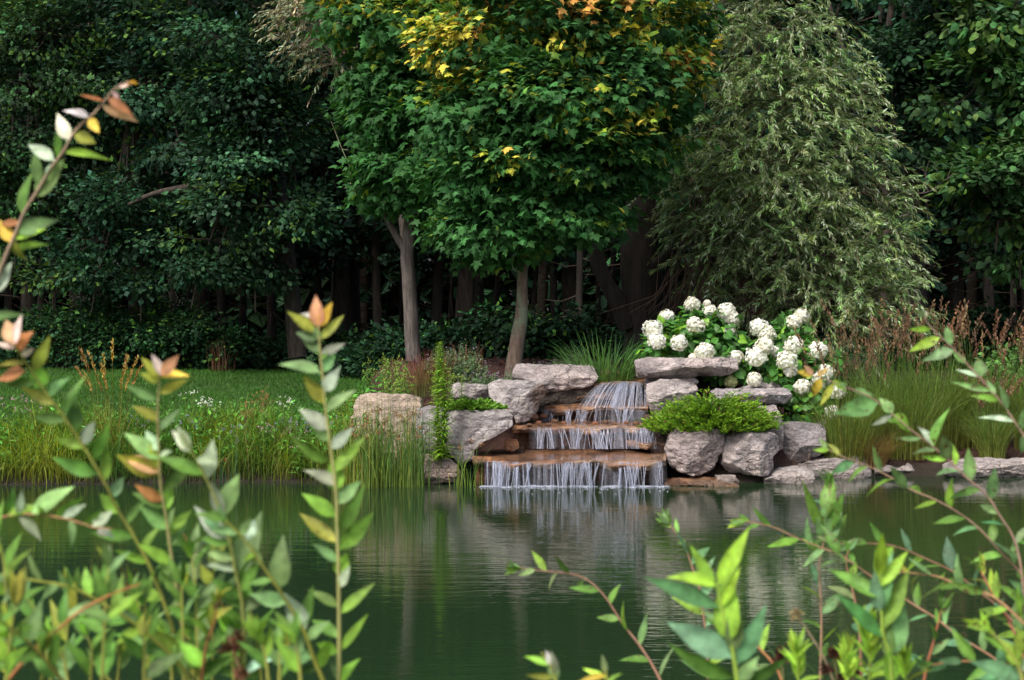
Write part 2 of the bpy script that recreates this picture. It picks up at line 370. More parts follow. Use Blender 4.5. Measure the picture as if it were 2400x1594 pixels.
# ------------------------------------------------------------------ stones
def rock_mb(out, Yf, depth, seed, tint=(1, 1, 1), amp=1., lean=.12, back=.9, chips=11, npts=132, dark=None):
    out = np.array([P(a, b, Yf) for a, b in out]); r_ = np.random.default_rng(seed)
    q = np.vstack([out, out[:1]]); d = np.concatenate([[0], np.cumsum(np.linalg.norm(np.diff(q, axis=0), axis=1))])
    s = np.linspace(0, d[-1], npts, endpoint=False); per = np.stack([np.interp(s, d, q[:, k]) for k in (0, 2)], 1)
    for _ in range(1): per = (np.roll(per, 1, 0) + 2*per + np.roll(per, -1, 0))/4
    cen = per.mean(0); size = np.ptp(per, axis=0); ext = float(max(size))
    rings = [(a, -1 + .05*a*a) for a in np.linspace(0, .9, 15)] + [(.95, -.94), (.98, -.9)] + [(1, v) for v in np.linspace(-.84, .8, 16)] + [(.96, .92), (.8, .98), (.4, 1), (0, 1)]
    V = []
    for a, v in rings:
        sc = a*(1 - (1-back)*(v+1)/2); p = cen + (per-cen)*sc
        y = Yf + depth*(v+1)/2 + lean*(p[:, 1]-per[:, 1].min())
        V.append(np.stack([p[:, 0], y, p[:, 1]], 1))
    V = np.array(V).reshape(-1, 3); n = npts; nr = len(rings)
    i = np.arange(nr-1)[:, None]*n; j = np.arange(n)[None]; k = (j+1) % n
    f = np.stack([i+j, i+k, i+n+k, i+n+j], -1).reshape(-1, 4)
    c3 = np.array([cen[0], Yf + depth/2, cen[1]]); half = np.array([size[0]/2, depth/2, size[1]/2])
    u = (V-c3)/half                                            # broken facets
    for _ in range(chips):
        dn = nrm(np.array([r_.normal()*.55, -1, r_.normal()*.5 + .1])); sup = (u @ dn).max(); lim = sup*r_.uniform(.66, .93); over = np.maximum(u @ dn - lim, 0)
        u = u - over[:, None]*dn*.97
    V = c3 + u*half
    fn = np.cross(V[f[:, 1]]-V[f[:, 0]], V[f[:, 3]]-V[f[:, 0]]); vn = np.zeros_like(V)
    for q_ in range(4): np.add.at(vn, f[:, q_], fn)
    vn = nrm(vn); sgn = np.sign((vn*(V-c3)).sum(1).mean()); vn *= sgn
    if sgn < 0: f = f[:, ::-1]
    sd = seed*3.71
    k = min(ext, 1.0)*amp
    disp = .012*k + fbm(V*2.6+sd, 3)*.04*k + (.10-np.abs(fbm(V*np.array([3.5, 3.5, 7.])+sd, 4)))*.055*k + fbm(V*np.array([14, 14, 22.])+sd, 3)*.022*amp
    V = V + vn*disp[:, None]
    c = np.tile(np.asarray(tint, float), (len(V), 1)); wl = 1 - sst(.03, .09, V[:, 2] + fbm(V*5, 2)*.06); c = c*(1 - .55*wl[:, None])
    if dark is not None:                                        # a water stain: (centre px, py, radius px, tint)
        for px, py, rp, dt in dark:
            q0 = P(px, py, Yf); w = 1 - sst(.55, 1.15, np.linalg.norm((V-q0)*np.array([1, .25, 1]), axis=1)/(rp/F*Yf) + fbm(V*6, 3)*.5)
            c = c*(1-w[:, None]) + w[:, None]*np.asarray(dt)*c
    m_ = MB(); m_.add(V, f, c); return m_
SEED = [11]
def stone(out, Yf, depth, label, mat='rock', tint=(1, 1, 1), group='limestone boulders around the waterfall', name='boulder', cat='boulder', **kw):
    SEED[0] += 1
    return single(name, rock_mb(out, Yf, depth, SEED[0], tint, **kw), M[mat], label, cat, group, smooth=False)
g1 = (.9, .9, .93); pk = (1.0, .96, .96)
stone([(822, 938), (836, 929), (880, 924), (905, 926), (930, 928), (985, 936), (986, 950), (978, 966), (985, 1030), (975, 1128), (840, 1130), (822, 1090), (812, 1000)], 20.55, .9, 'tan topped boulder behind the tall rushes, farthest of the boulders from the hydrangeas', 'rock_t', (.84, .82, .82))
stone([(974, 958), (1020, 955), (1068, 960), (1070, 1060), (1010, 1075), (976, 1066), (968, 1010)], 20.62, .6, 'upright grey stone half hidden behind the tall bright goldenrod stalk', tint=(.85, .86, .9))
stone([(1052, 972), (1062, 966), (1120, 969), (1190, 961), (1205, 974), (1205, 1000), (1180, 1015), (1155, 1028), (1130, 1038), (1110, 1056), (1105, 1078), (1082, 1088), (1055, 1075), (1046, 1040), (1048, 1000)], 20.35, .75, 'grey boulder with slanting underside overhanging the dark hollow beside the lowest ledge')
stone([(1052, 905), (1068, 898), (1100, 903), (1143, 905), (1146, 935), (1110, 940), (1060, 938)], 21.6, .5, 'flat pale stone at the mulch edge touching the big brown-sided boulder')
stone([(1139, 903), (1168, 893), (1240, 897), (1283, 895), (1288, 922), (1270, 937), (1260, 965), (1240, 992), (1216, 996), (1205, 972), (1165, 948), (1145, 934)], 21.05, .8, 'blocky boulder with a dark brown wet side next to the upper cascade', dark=[(1272, 930, 34, (.5, .4, .33))])
stone([(1199, 868), (1209, 856), (1300, 860), (1398, 859), (1408, 884), (1394, 902), (1361, 911), (1310, 917), (1285, 921), (1240, 912), (1200, 900)], 21.95, .7, 'long pinkish tan slab boulder at the foot of the front maple trunk', 'rock', pk)
stone([(978, 1068), (1030, 1076), (1056, 1083), (1072, 1096), (1078, 1113), (1076, 1136), (985, 1136)], 20.15, .5, 'low pinkish stone at the waterline under the goldenrod stalk', 'rock', (1.05, .9, .82))
stone([(1491, 848), (1530, 842), (1640, 843), (1738, 840), (1744, 868), (1722, 882), (1690, 883), (1620, 888), (1497, 885)], 21.35, .95, 'long flat capstone lying in front of the white hydrangeas', 'rock', pk, name='capstone', lean=.05)
stone([(1516, 887), (1560, 884), (1640, 889), (1642, 908), (1560, 908), (1520, 905)], 21.55, .7, 'thin grey stone wedged directly under the long capstone', 'rock', g1, npts=90)
stone([(1515, 900), (1553, 892), (1623, 892), (1641, 905), (1642, 945), (1628, 975), (1580, 990), (1535, 980), (1521, 950)], 21.2, .8, 'pale squarish boulder under the capstone, right beside the upper cascade', 'rock', (1.02, 1.0, .98))
stone([(1671, 924), (1684, 917), (1770, 920), (1865, 916), (1870, 935), (1856, 946), (1790, 949), (1735, 955), (1700, 946)], 21.0, .8, 'flat grey slab lying above the spreading juniper', 'rock', g1, name='stone_slab', lean=.05)
stone([(1716, 918), (1760, 903), (1793, 893), (1830, 900), (1836, 920)], 21.7, .4, 'grey wedge stone set behind the flat slab above the juniper', 'rock', g1, npts=90)
stone([(1745, 958), (1790, 953), (1828, 951), (1834, 973), (1843, 992), (1844, 1056), (1822, 1075), (1800, 1085), (1760, 1060)], 20.75, .6, 'tall pale stone supporting the end of the flat slab right of the juniper', 'rock', (1.02, .98, .97))
stone([(1565, 1062), (1575, 1024), (1591, 1006), (1630, 1017), (1703, 1014), (1705, 1040), (1697, 1072), (1680, 1106), (1642, 1124), (1598, 1114), (1569, 1090)], 20.1, .8, 'dark pinkish grey boulder below the juniper, next to the lowest ledge', 'rock', (.9, .83, .82), chips=14, amp=1.25)
stone([(1702, 1022), (1751, 1015), (1824, 1021), (1839, 1032), (1841, 1058), (1821, 1076), (1826, 1108), (1798, 1122), (1719, 1115), (1697, 1096)], 20.2, .85, 'large pale boulder with a smooth face below the juniper, beside the dark pinkish one', 'rock', (1.04, 1.0, .98))
stone([(1842, 995), (1890, 992), (1936, 996), (1946, 1006), (1942, 1062), (1926, 1076), (1880, 1092), (1846, 1094), (1840, 1056)], 20.9, .7, 'dark grey block boulder standing between the hydrangea and the tall ornamental grass', 'rock', (.72, .72, .76))
stone([(1905, 990), (1930, 981), (1975, 986), (1978, 1004), (1910, 1010)], 21.6, .4, 'low dark stone behind the dark grey block boulder', 'rock', (.7, .68, .68), npts=80)
stone([(1796, 1128), (1846, 1108), (1905, 1104), (1924, 1118), (1912, 1136), (1880, 1146), (1800, 1146)], 20.15, .7, 'flat pale stone at the waterline below the dark grey block boulder', 'rock', (1, .98, .95), name='stone_slab')
stone([(1682, 1120), (1731, 1120), (1737, 1144), (1690, 1146)], 20.05, .5, 'small stone at the waterline between the two boulders below the juniper', 'rock', (.8, .74, .7), npts=80)
stone([(1560, 1129), (1620, 1127), (1690, 1131), (1736, 1136), (1736, 1148), (1560, 1148)], 19.95, .6, 'thin rust stained stone at the waterline under the dark pinkish boulder', 'ledge', (.85, .85, .85), npts=90, name='stone_slab')
eg = 'edging stones along the pond'
for o_, y_, l_ in (([(1872, 1090), (1915, 1081), (1960, 1076), (2042, 1079), (2056, 1097), (2050, 1122), (1880, 1122)], 20.95, 'long pale edging stone at the foot of the dark grey block boulder'),
                   ([(2052, 1099), (2085, 1094), (2110, 1100), (2147, 1092), (2152, 1110), (2148, 1122), (2056, 1122)], 21.1, 'knobbly low edging stone between the two long edging stones'),
                   ([(2214, 1094), (2240, 1084), (2323, 1079), (2380, 1083), (2440, 1080), (2446, 1122), (2218, 1124)], 21.0, 'long edging stone under the ornamental grasses, farthest from the waterfall'),
                   ([(2448, 1088), (2500, 1082), (2560, 1086), (2566, 1124), (2450, 1124)], 21.0, 'edging stone beyond the longest ornamental grass clump'),):
    stone(o_, y_, .45, l_, 'rock', (.98, .95, .93), eg, 'edging_stone', 'edging stone')
# small stones stacked in the hollow left of the falls and under the ledges
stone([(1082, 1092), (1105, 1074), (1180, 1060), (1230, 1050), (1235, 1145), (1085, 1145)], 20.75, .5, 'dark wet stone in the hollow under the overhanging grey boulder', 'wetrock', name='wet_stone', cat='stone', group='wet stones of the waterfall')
stone([(1180, 1040), (1192, 1028), (1212, 1032), (1218, 1050), (1200, 1060), (1182, 1056)], 20.7, .2, 'small rounded wet stone at the end of the second ledge', 'ledge', (.9, .8, .7), npts=60, name='wet_stone', cat='stone', group='wet stones of the waterfall')
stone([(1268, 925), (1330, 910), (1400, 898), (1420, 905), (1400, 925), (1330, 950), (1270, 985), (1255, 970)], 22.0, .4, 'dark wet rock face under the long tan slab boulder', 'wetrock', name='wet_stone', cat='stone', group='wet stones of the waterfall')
stone([(1518, 975), (1560, 985), (1570, 1015), (1560, 1050), (1568, 1090), (1560, 1125), (1530, 1130), (1525, 1010)], 20.75, .5, 'dark stone in the gap between the ledges and the juniper boulders', 'wetrock', (1.6, 1.3, 1.2), name='wet_stone', cat='stone', group='wet stones of the waterfall')

# ------------------------------------------------------------------ ledges
def slab(front, back, thick, seed, tint):
    """a ledge slab from plan outlines: front lip points (px, py, Y) left to right and back points; thick metres"""
    f_ = spline([P(*p) for p in front], 64); b_ = spline([P(*p) for p in back], 64); rows = []
    r = fbm(np.stack([f_[:, 0]*5, f_[:, 0]*0+seed, f_[:, 0]*0], 1), 4)
    f_ = f_ + np.stack([0*r, r*.24, r*.03], 1)
    for k in np.linspace(0, 1, 15): rows.append(f_*(1-k) + b_*k)
    top = np.array(rows); top[:, :, 2] += (fbm(top.reshape(-1, 3)*np.array([4, 4, 4.])+seed, 4)*.03).reshape(15, 64)
    edge = []
    for k in (.18, .4, .62, .85, 1):
        e = top[0].copy(); e[:, 2] -= thick*k*(1 + .35*fbm(np.stack([e[:, 0]*7, 0*r+k*.6, 0*r+seed], 1), 3))
        e[:, 1] += -.012 + .05*fbm(np.stack([e[:, 0]*9, 0*r+k*4, 0*r+seed], 1), 3) + .05*k*k; edge.append(e)
    low = top[-1].copy(); low[:, 2] -= thick*1.1
    V = np.array(edge[::-1] + rows*0 + list(top) + [low]); n = 64; nr = len(V)
    i = np.arange(nr-1)[:, None]*n; j = np.arange(n-1)[None]
    f = np.stack([i+j, i+j+1, i+n+j+1, i+n+j], -1).reshape(-1, 4)
    ends = [np.array([[q*n + e for q in range(nr)]]) for e in (0, n-1)]
    bot = np.array([[(nr-1)*n + q, (nr-1)*n + q + 1, q+1, q] for q in range(n-1)])
    m_ = MB(); m_.add(V.reshape(-1, 3), [f, bot] + ends, tint); return m_
gl = 'rust coloured ledges of the waterfall'
tiers = [  # front lip, back, thickness, label
 ([(1107, 1071, 20.15), (1135, 1081, 20.05), (1200, 1085, 20), (1330, 1085, 19.98), (1460, 1085, 20), (1562, 1082, 20.05)], [(1115, 1060, 21.25), (1250, 1051, 21.3), (1400, 1050, 21.3), (1565, 1052, 21.3)], .07, 'broad rust coloured ledge just above the pond, the lowest step of the waterfall'),
 ([(1200, 1003, 21.0), (1240, 1004, 20.97), (1330, 1004, 20.95), (1450, 1003, 20.97), (1540, 1006, 21)], [(1215, 984, 21.9), (1350, 982, 21.95), (1540, 985, 21.9)], .075, 'rust coloured ledge second from the pond, scattered with pebbles'),
 ([(1270, 960, 21.75), (1320, 962, 21.7), (1400, 958, 21.68), (1518, 955, 21.7)], [(1285, 946, 22.3), (1400, 938, 22.35), (1518, 940, 22.3)], .05, 'short rust coloured ledge third from the pond'),
 ([(1352, 905, 22.3), (1410, 898, 22.2), (1470, 897, 22.15), (1515, 897, 22.2)], [(1360, 889, 22.9), (1430, 887, 22.95), (1515, 888, 22.9)], .06, 'topmost rust coloured ledge where the stream spills over'),
]
for k, (a, b, th, lb) in enumerate(tiers): single('ledge_stone', slab(a, b, th, 5+k*9, (1, 1, 1)), M['ledge'], lb, 'stone ledge', gl)
single('ledge_stone', slab([(1470, 1040, 20.85), (1520, 1041, 20.8), (1566, 1040, 20.85)], [(1465, 1030, 21.3), (1520, 1029, 21.3), (1568, 1030, 21.3)], .07, 51, (1, 1, 1)), M['ledge'], 'small rust coloured ledge piece wedged beside the juniper boulders, above the lowest step', 'stone ledge', gl)
single('ledge_stone', slab([(1352, 930, 22.1), (1390, 927, 22.05), (1440, 926, 22.05)], [(1355, 916, 22.4), (1400, 914, 22.45), (1440, 914, 22.4)], .06, 57, (1, 1, 1)), M['ledge'], 'rust coloured ledge piece sticking out under the left of the uppermost fan of water', 'stone ledge', gl)
gr_ = 'riser stones behind the falling water'
for k, (o_, y_, l_, mt_, tn) in enumerate((
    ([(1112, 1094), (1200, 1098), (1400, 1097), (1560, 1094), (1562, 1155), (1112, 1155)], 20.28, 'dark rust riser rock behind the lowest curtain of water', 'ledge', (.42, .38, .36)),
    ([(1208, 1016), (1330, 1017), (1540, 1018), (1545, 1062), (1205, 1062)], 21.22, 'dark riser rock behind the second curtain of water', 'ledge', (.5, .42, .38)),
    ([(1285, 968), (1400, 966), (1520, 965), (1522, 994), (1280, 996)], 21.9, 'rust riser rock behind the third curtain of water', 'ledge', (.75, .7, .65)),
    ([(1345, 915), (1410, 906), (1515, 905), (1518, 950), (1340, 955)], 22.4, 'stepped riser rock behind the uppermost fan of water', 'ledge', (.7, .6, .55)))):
    SEED[0] += 1
    single('riser_stone', rock_mb(o_, y_, .5, SEED[0], tn, lean=.1, chips=6, amp=.8), M[mt_], l_, 'stone', gr_)
for k, (x_, y_, l_) in enumerate(((1428, 873, 'topmost thin flat stone stacked behind the stream outlet'), (1430, 880, 'middle thin flat stone stacked behind the stream outlet'), (1426, 887, 'lowest thin flat stone stacked behind the stream outlet'))):
    SEED[0] += 1
    single('flat_stone', rock_mb([(x_-24, y_-3), (x_+26, y_-3), (x_+28, y_+4), (x_-26, y_+4)], 22.55+.03*k, .35, SEED[0], (.7, .6, .5), amp=.25, chips=5, npts=60), M['rock_t'], l_, 'stone', 'thin stones stacked by the stream outlet')
# pebbles lying on the upper ledges
PB = [(1262, 990, 21.4, 6), (1285, 995, 21.2, 5), (1300, 987, 21.5, 7), (1322, 991, 21.3, 5), (1345, 993, 21.25, 6), (1372, 990, 21.4, 5), (1395, 992, 21.3, 7), (1420, 990, 21.35, 5), (1440, 994, 21.2, 6), (1468, 990, 21.35, 5), (1490, 993, 21.25, 7), (1515, 990, 21.3, 6),
      (1295, 955, 21.95, 6), (1330, 953, 22.0, 8), (1352, 957, 21.85, 5), (1308, 966, 21.75, 5), (1396, 949, 22.1, 13), (1477, 948, 22.15, 15), (1272, 975, 21.6, 8), (1240, 996, 21.1, 6), (1250, 984, 21.6, 7)]
for k, (px, py, yy, r) in enumerate(PB):
    c = P(px, py, yy); r = r/F*yy; v = rdir(60); th = np.linspace(0, np.pi, 9); ph = np.arange(14)/14*2*np.pi
    v = np.stack([np.sin(th)[:, None]*np.cos(ph), np.sin(th)[:, None]*np.sin(ph), np.cos(th)[:, None]*np.ones(14)], -1).reshape(-1, 3)
    V = c + v*np.array([r*1.25, r*1.1, r*.7])*(1 + .5*fbm(v*1.6 + k*5.1, 3))[:, None]
    i = np.arange(8)[:, None]*14; j = np.arange(14)[None]; kk = (j+1) % 14
    m_ = MB(); m_.add(V, np.stack([i+j, i+14+j, i+14+kk, i+kk], -1).reshape(-1, 4), (.55, .5, .45) if k % 3 else (.8, .6, .5))
    big = r*F/yy > 10
    single('pebble', m_, M['ledge'], ('large dark wet stone lying in the upper cascade, ' + ('beside the fan of water' if k == 16 else 'at the end of the third ledge')) if big else ('small wet pebble lying on the second ledge' if py > 983 else 'small wet pebble lying on the third ledge'), 'pebble', 'loose stones on the ledges' if big else ('pebbles on the second ledge' if py > 983 else 'pebbles on the third ledge'))

# ------------------------------------------------------------------ falling water: strands leave each lip and drop in an arc
fallroot = root('waterfall', 'four stepped curtains of white falling water spilling down rust ledges into the pond', 'waterfall', P(1335, 1140, 20)*np.array([1, 1, 0]))
def curtain(lip, base_py, n, spread, seed, reach=.10, dens=None, wmul=1., fan=0.):
    m_ = MB(); r_ = np.random.default_rng(seed)
    L = spline([P(*p) for p in lip], 200); cl = None if fan else r_.uniform(L[0, 0], L[-1, 0], max(4, n//9))
    for q in range(n):
        if dens: u = dens(r_)
        else:
            while True:
                u = r_.uniform(0, 1)
                if r_.uniform() < .08 + 1.5*abs(vnoise(np.array([[u*11, seed, 0]]))[0]): break
        if cl is not None and r_.uniform() < .68: xc = cl[r_.integers(len(cl))]; off = r_.normal()*.06; u = min(max((xc + off - L[0, 0])/(L[-1, 0]-L[0, 0]), 0), 1); conv = -off*.7
        else: conv = 0
        a = L[int(u*199)].copy(); z1 = CZ - (base_py-HY)/F*a[1]; dz = a[2]-z1
        w = r_.choice([.002, .004, .007, .012, .03], p=[.36, .30, .18, .10, .06])*wmul; dr = r_.normal()*spread + conv - fan*(1-u)
        st = np.linspace(0, 1, 10); o_ = reach*r_.uniform(.6, 1.3)
        pts = np.stack([a[0] + dr*st, a[1] + .05 - .10*np.minimum(st*6, 1)*.9 - o_*np.sqrt(st) - r_.uniform(0, .03), a[2] + .012 - (dz+.012)*st**(1.7 if fan else 1.15)], 1)
        ww = w*(1 - .55*st**.8*(r_.uniform() < .6)) + .002
        d = np.stack([np.ones(10), r_.normal()*.25*np.ones(10), np.zeros(10)], 1); d = nrm(d)
        th = np.array([0, 1, 0.])*.4
        V = np.stack([pts - d*ww[:, None], pts - th*ww[:, None]*.6, pts + d*ww[:, None], pts + th*ww[:, None]*.6], 1).reshape(-1, 3)
        i = np.arange(9)[:, None]*4; j = np.arange(4)[None]; k = (j+1) % 4
        op = r_.uniform(.25, .85)*(.36 if w > .02 else 1)*np.interp(st, [0, .12, .3, 1], [.25, .7, .85, 1.0])
        m_.add(V, np.stack([i+j, i+k, i+4+k, i+4+j], -1).reshape(-1, 4), np.repeat(np.stack([op]*3, 1), 4, 0))
    return m_
def veil(lip, base_py, seed, reach, gain, x0=0., x1=1., fan=0., n=150):
    L = spline([P(*p) for p in lip], n); u = np.linspace(0, 1, n); rows = []; C = []
    den = np.clip(.5 + 1.5*fbm(np.stack([L[:, 0]*7 + seed*3.1, 0*u, 0*u + seed], 1), 3), 0, 1)*sst(x0-.04, x0+.04, u)*(1 - sst(x1-.04, x1+.04, u))
    fine = np.clip(.6 + .9*fbm(np.stack([L[:, 0]*42, 0*u, 0*u + seed + 5], 1), 3), 0, 1)
    for st in np.linspace(0, 1, 14):
        z1 = CZ - (base_py-HY)/F*L[:, 1]; dz = L[:, 2] - z1
        rows.append(np.stack([L[:, 0] - fan*(1-u)*st, L[:, 1] - .03 - reach*math.sqrt(st) + .02*fbm(np.stack([L[:, 0]*9, 0*u + st, 0*u + seed], 1), 2), L[:, 2] + .012 - (dz+.012)*st**(1.7 if fan else 1.15)], 1))
        C.append(np.stack([gain*den*fine*np.interp(st, [0, .1, .5, 1], [.15, .7, 1, .9])]*3, 1))
    i = np.arange(13)[:, None]*n; j = np.arange(n-1)[None]; m_ = MB()
    m_.add(np.array(rows).reshape(-1, 3), np.stack([i+j, i+j+1, i+n+j+1, i+n+j], -1).reshape(-1, 4), np.array(C).reshape(-1, 3)); return m_
lips = [t_[0] for t_ in tiers]
part('water_veil', veil(lips[0][1:], 1141, 1, .08, .62), M['fall'], fallroot)
part('water_veil', veil(lips[1][1:], 1050, 2, .08, .58), M['fall'], fallroot)
part('water_veil', veil(lips[2], 988, 3, .05, .6, .48, 1.0), M['fall'], fallroot)
part('water_veil', veil([(1412, 899, 22.2), (1450, 897, 22.17), (1512, 897, 22.2)], 951, 4, .32, .75, fan=.30), M['fall'], fallroot)
part('water_curtain', curtain(lips[0][1:], 1141, 130, .03, 3), M['fall'], fallroot)
part('water_curtain', curtain(lips[1][1:], 1050, 105, .035, 4), M['fall'], fallroot)
part('water_curtain', curtain(lips[2], 988, 75, .03, 5, .06, lambda q: q.uniform(.5, 1) if q.uniform() < .85 else q.uniform(.05, .5)), M['fall'], fallroot)
part('water_curtain', curtain([(1412, 899, 22.2), (1450, 897, 22.17), (1512, 897, 22.2)], 951, 120, .03, 6, .40, None, .75, .30), M['fall'], fallroot)
m_ = MB(); 
for k in range(170):                                           # froth along the foot of the lowest curtain
    c = P(rng.uniform(1128, 1565), 1141, 19.92 + rng.normal()*.05); c[2] = .004; r = rng.uniform(.006, .03); th = np.arange(8)/8*2*np.pi
    ring = np.stack([c[0] + np.cos(th)*r*2.2, c[1] + np.sin(th)*r, 0*th + .004], 1); up = ring*.55 + c*.45; up[:, 2] = .004 + r*.45
    m_.add(np.vstack([ring, up]), [np.stack([np.arange(8), (np.arange(8)+1) % 8, (np.arange(8)+1) % 8 + 8, np.arange(8) + 8], 1), np.arange(8)[None] + 8], (1, 1, 1))
for k in range(90):                                            # bubbles drifting off
    c = P(rng.uniform(1110, 1580), 1141, 19.9 - abs(rng.normal())*.35); r = rng.uniform(.003, .010); th = np.arange(6)/6*2*np.pi
    ring = np.stack([c[0] + np.cos(th)*r*1.6, c[1] + np.sin(th)*r, 0*th + .003], 1); up = ring*.5 + c*.5; up[:, 2] = .003 + r*.6
    m_.add(np.vstack([ring, up]), [np.stack([np.arange(6), (np.arange(6)+1) % 6, (np.arange(6)+1) % 6 + 6, np.arange(6) + 6], 1), np.arange(6)[None] + 6], (1, 1, 1))
part('foam', m_, M['foam'], fallroot)['kind'] = 'stuff'
m_ = MB()                                                      # shallow water running over the ledges
for (x0, x1, py0, y0, py1, y1, nn) in ((1150, 1555, 1083, 20.06, 1056, 21.1, 3), (1225, 1530, 1001, 21.05, 987, 21.7, 3), (1290, 1510, 955, 21.78, 946, 22.1, 3)):
    A = P(x0, py0-1.2, y0); B = P(x1, py0-1.2, y0); C_ = P(x1, py1-1.4, y1); D = P(x0, py1-1.4, y1); g = 14
    uu, vv = np.meshgrid(np.linspace(0, 1, g), np.linspace(0, 1, g)); V = (A*(1-uu[..., None]) + B*uu[..., None])*(1-vv[..., None]) + (D*(1-uu[..., None]) + C_*uu[..., None])*vv[..., None]
    ii = (np.arange(g-1)[:, None]*g + np.arange(g-1)[None]).reshape(-1, 1); m_.add(V.reshape(-1, 3) + [0, 0, .012], np.concatenate([ii, ii+1, ii+g+1, ii+g], 1), (1, 1, 1))
part('water_film', m_, M['film'], fallroot)
#@@trees
# ------------------------------------------------------------------ trees
def lob(px, py, Y_, rx, ry, rd, n): return (P(px, py, Y_), np.array([rx/F*Y_, rd, ry/F*Y_]), n)
def clusters(lobes, inner=.35):
    C = []; O = []; Lc = []
    for c, r, n in lobes:
        d = rdir(n); rad = (inner**3 + (1-inner**3)*rnd(n))**(1/3); p = c + d*rad[:, None]*r
        C.append(p); O.append(nrm(d/r)); Lc.append(np.tile(c, (n, 1)))
    return np.concatenate(C), np.concatenate(O), np.concatenate(Lc)
def foliage(mb, T, C, O, per, spread, size, colfn, droop=.45, up=.7, flat=.5):
    n = len(C); m = n*per; ix = np.repeat(np.arange(n), per)
    off = rng.normal(size=(m, 3))*spread*np.array([1, 1, flat])
    pos = C[ix] + off; o = O[ix]; od = nrm(off + 1e-6)
    hd = o*.8 + od*.9 + rdir(m)*.6; hd[:, 2] -= droop
    nor = np.array([0, 0, up]) + o*.75 + od*.2 + rdir(m)*.55
    sz = size*rng.uniform(.6, 1.25, m)
    put(mb, T, pos, hd, nor, sz, colfn(pos, ix, m))
    return pos
def limb_set(mb, trunk_top, lobes, C, Lc, r0, col=(1, 1, 1), rt=.008, twigcol=(.3, .25, .22), frac=1.):
    for c, r, n in lobes:
        a = np.asarray(trunk_top); mid = (a + c)/2 + rng.normal(size=3)*.15; mid[2] -= .1*np.linalg.norm(c-a)
        pts = spline([a, mid, c, c + (c-a)*.15], 10)
        tube(mb, pts, np.linspace(r0, r0*.25, 10), 6, col, .15)
    k = rnd(len(C)) < frac
    tubes3(mb, Lc[k], C[k], rt*1.6, rt*.5, np.array(col)*1., .03)
def tree(name, label, cat, trunks, lobes, T, per, spread, size, colfn, bark, leafm, group=None, r0=.05, droop=.45, up=.7, flat=.5, inner=.35, rt=.008, hub=None, tcol=(1, 1, 1), seed=0, frac=1., gaps=1.5, gth=-.17):
    """trunks: list of (points, radii); the first begins at the foot of the tree"""
    o = root(name, label, cat, trunks[0][0][0], group)
    tm = MB()
    for q, (pts, rad) in enumerate(trunks):
        n = max(14, len(pts)*7); sp = spline(pts, n); rr = np.interp(np.linspace(0, 1, n), np.linspace(0, 1, len(rad)), rad)
        tube(tm, sp, rr, 14, tcol, .16, seed+q)
    part('trunk', tm, M[bark], o)
    if lobes:
        C, O, Lc = clusters(lobes, inner); bm = MB()
        if gaps is not None: kk = fbm(C*np.array([1, 1, 1.7])*gaps + 3.3, 2) > gth; C, O, Lc = C[kk], O[kk], Lc[kk]
        limb_set(bm, hub if hub is not None else trunks[0][0][-1], lobes, C, Lc, r0, tcol, rt, frac=frac)
        part('branches', bm, M[bark], o)
        cm = MB(); foliage(cm, T, C, O, per, spread, size, colfn, droop, up, flat); part('crown', cm, M[leafm], o)
    return o
MAP = T_maple(); FOLD = T_fold(); HEART = T_heart(); FOLDW = T_fold(.5, -.14)
# the two maples. Autumn colour: whole sprays turned yellow, thickest towards the top
def maple_col(bias, lowz, hiz):
    memo = {}
    def f(pos, ix, m):
        k = ix.max() + 1; c = rnd(k); hz = rng.normal(size=k)*.5
        t = np.clip((pos[:, 2]-lowz)/(hiz-lowz) + hz[ix]*.30, 0, 1)
        y = sst(.45, 1.0, t*.85 + (c[ix]-.66)*1.15 + bias + rng.normal(size=m)*.15)
        g = np.array([.042, .140, .040])*(1 + .7*(c[ix][:, None]-.5)); yg = np.array([.21, .33, .04]); ye = np.array([.60, .54, .08]); og = np.array([.50, .20, .07])
        a = sst(.0, .5, y)[:, None]; b = sst(.45, .95, y)[:, None]
        col = g*(1-a) + yg*a; col = col*(1-b) + ye*b
        red = ((c[ix] > .975) & (t > .55))[:, None]; col = np.where(red, col*.25 + og*.75, col)
        return cvar(col, m, .16, .06)
    return f
b1 = P(1203, 862, 23.0)
l1 = [lob(1180, 540, 22.7, 160, 75, .9, 62), lob(1280, 500, 22.6, 150, 80, .9, 62), lob(1390, 470, 22.8, 90, 70, .8, 26), lob(1120, 430, 22.6, 120, 80, .9, 40), lob(1230, 380, 22.2, 150, 90, .8, 62), lob(1380, 360, 22.3, 150, 90, .9, 60),
      lob(1480, 300, 22.7, 105, 110, .9, 44), lob(1120, 280, 22.3, 130, 110, .9, 55), lob(1280, 230, 21.9, 150, 110, .8, 66), lob(1430, 200, 22.2, 150, 120, .9, 64), lob(1550, 160, 22.8, 95, 110, .8, 36), lob(1130, 110, 22.3, 140, 110, .9, 55),
      lob(1300, 70, 22.0, 150, 110, .9, 60), lob(1470, 50, 22.3, 150, 110, .9, 55), lob(1590, 50, 23.0, 70, 80, .7, 18), lob(1270, 250, 23.6, 300, 290, 1.0, 90), lob(1200, -90, 22.6, 200, 120, 1.4, 50), lob(1420, -90, 22.6, 200, 120, 1.4, 40), lob(1300, -260, 23, 280, 130, 1.8, 50)]
l1 = [(c, r, int(n*1.15)) for c, r, n in l1]
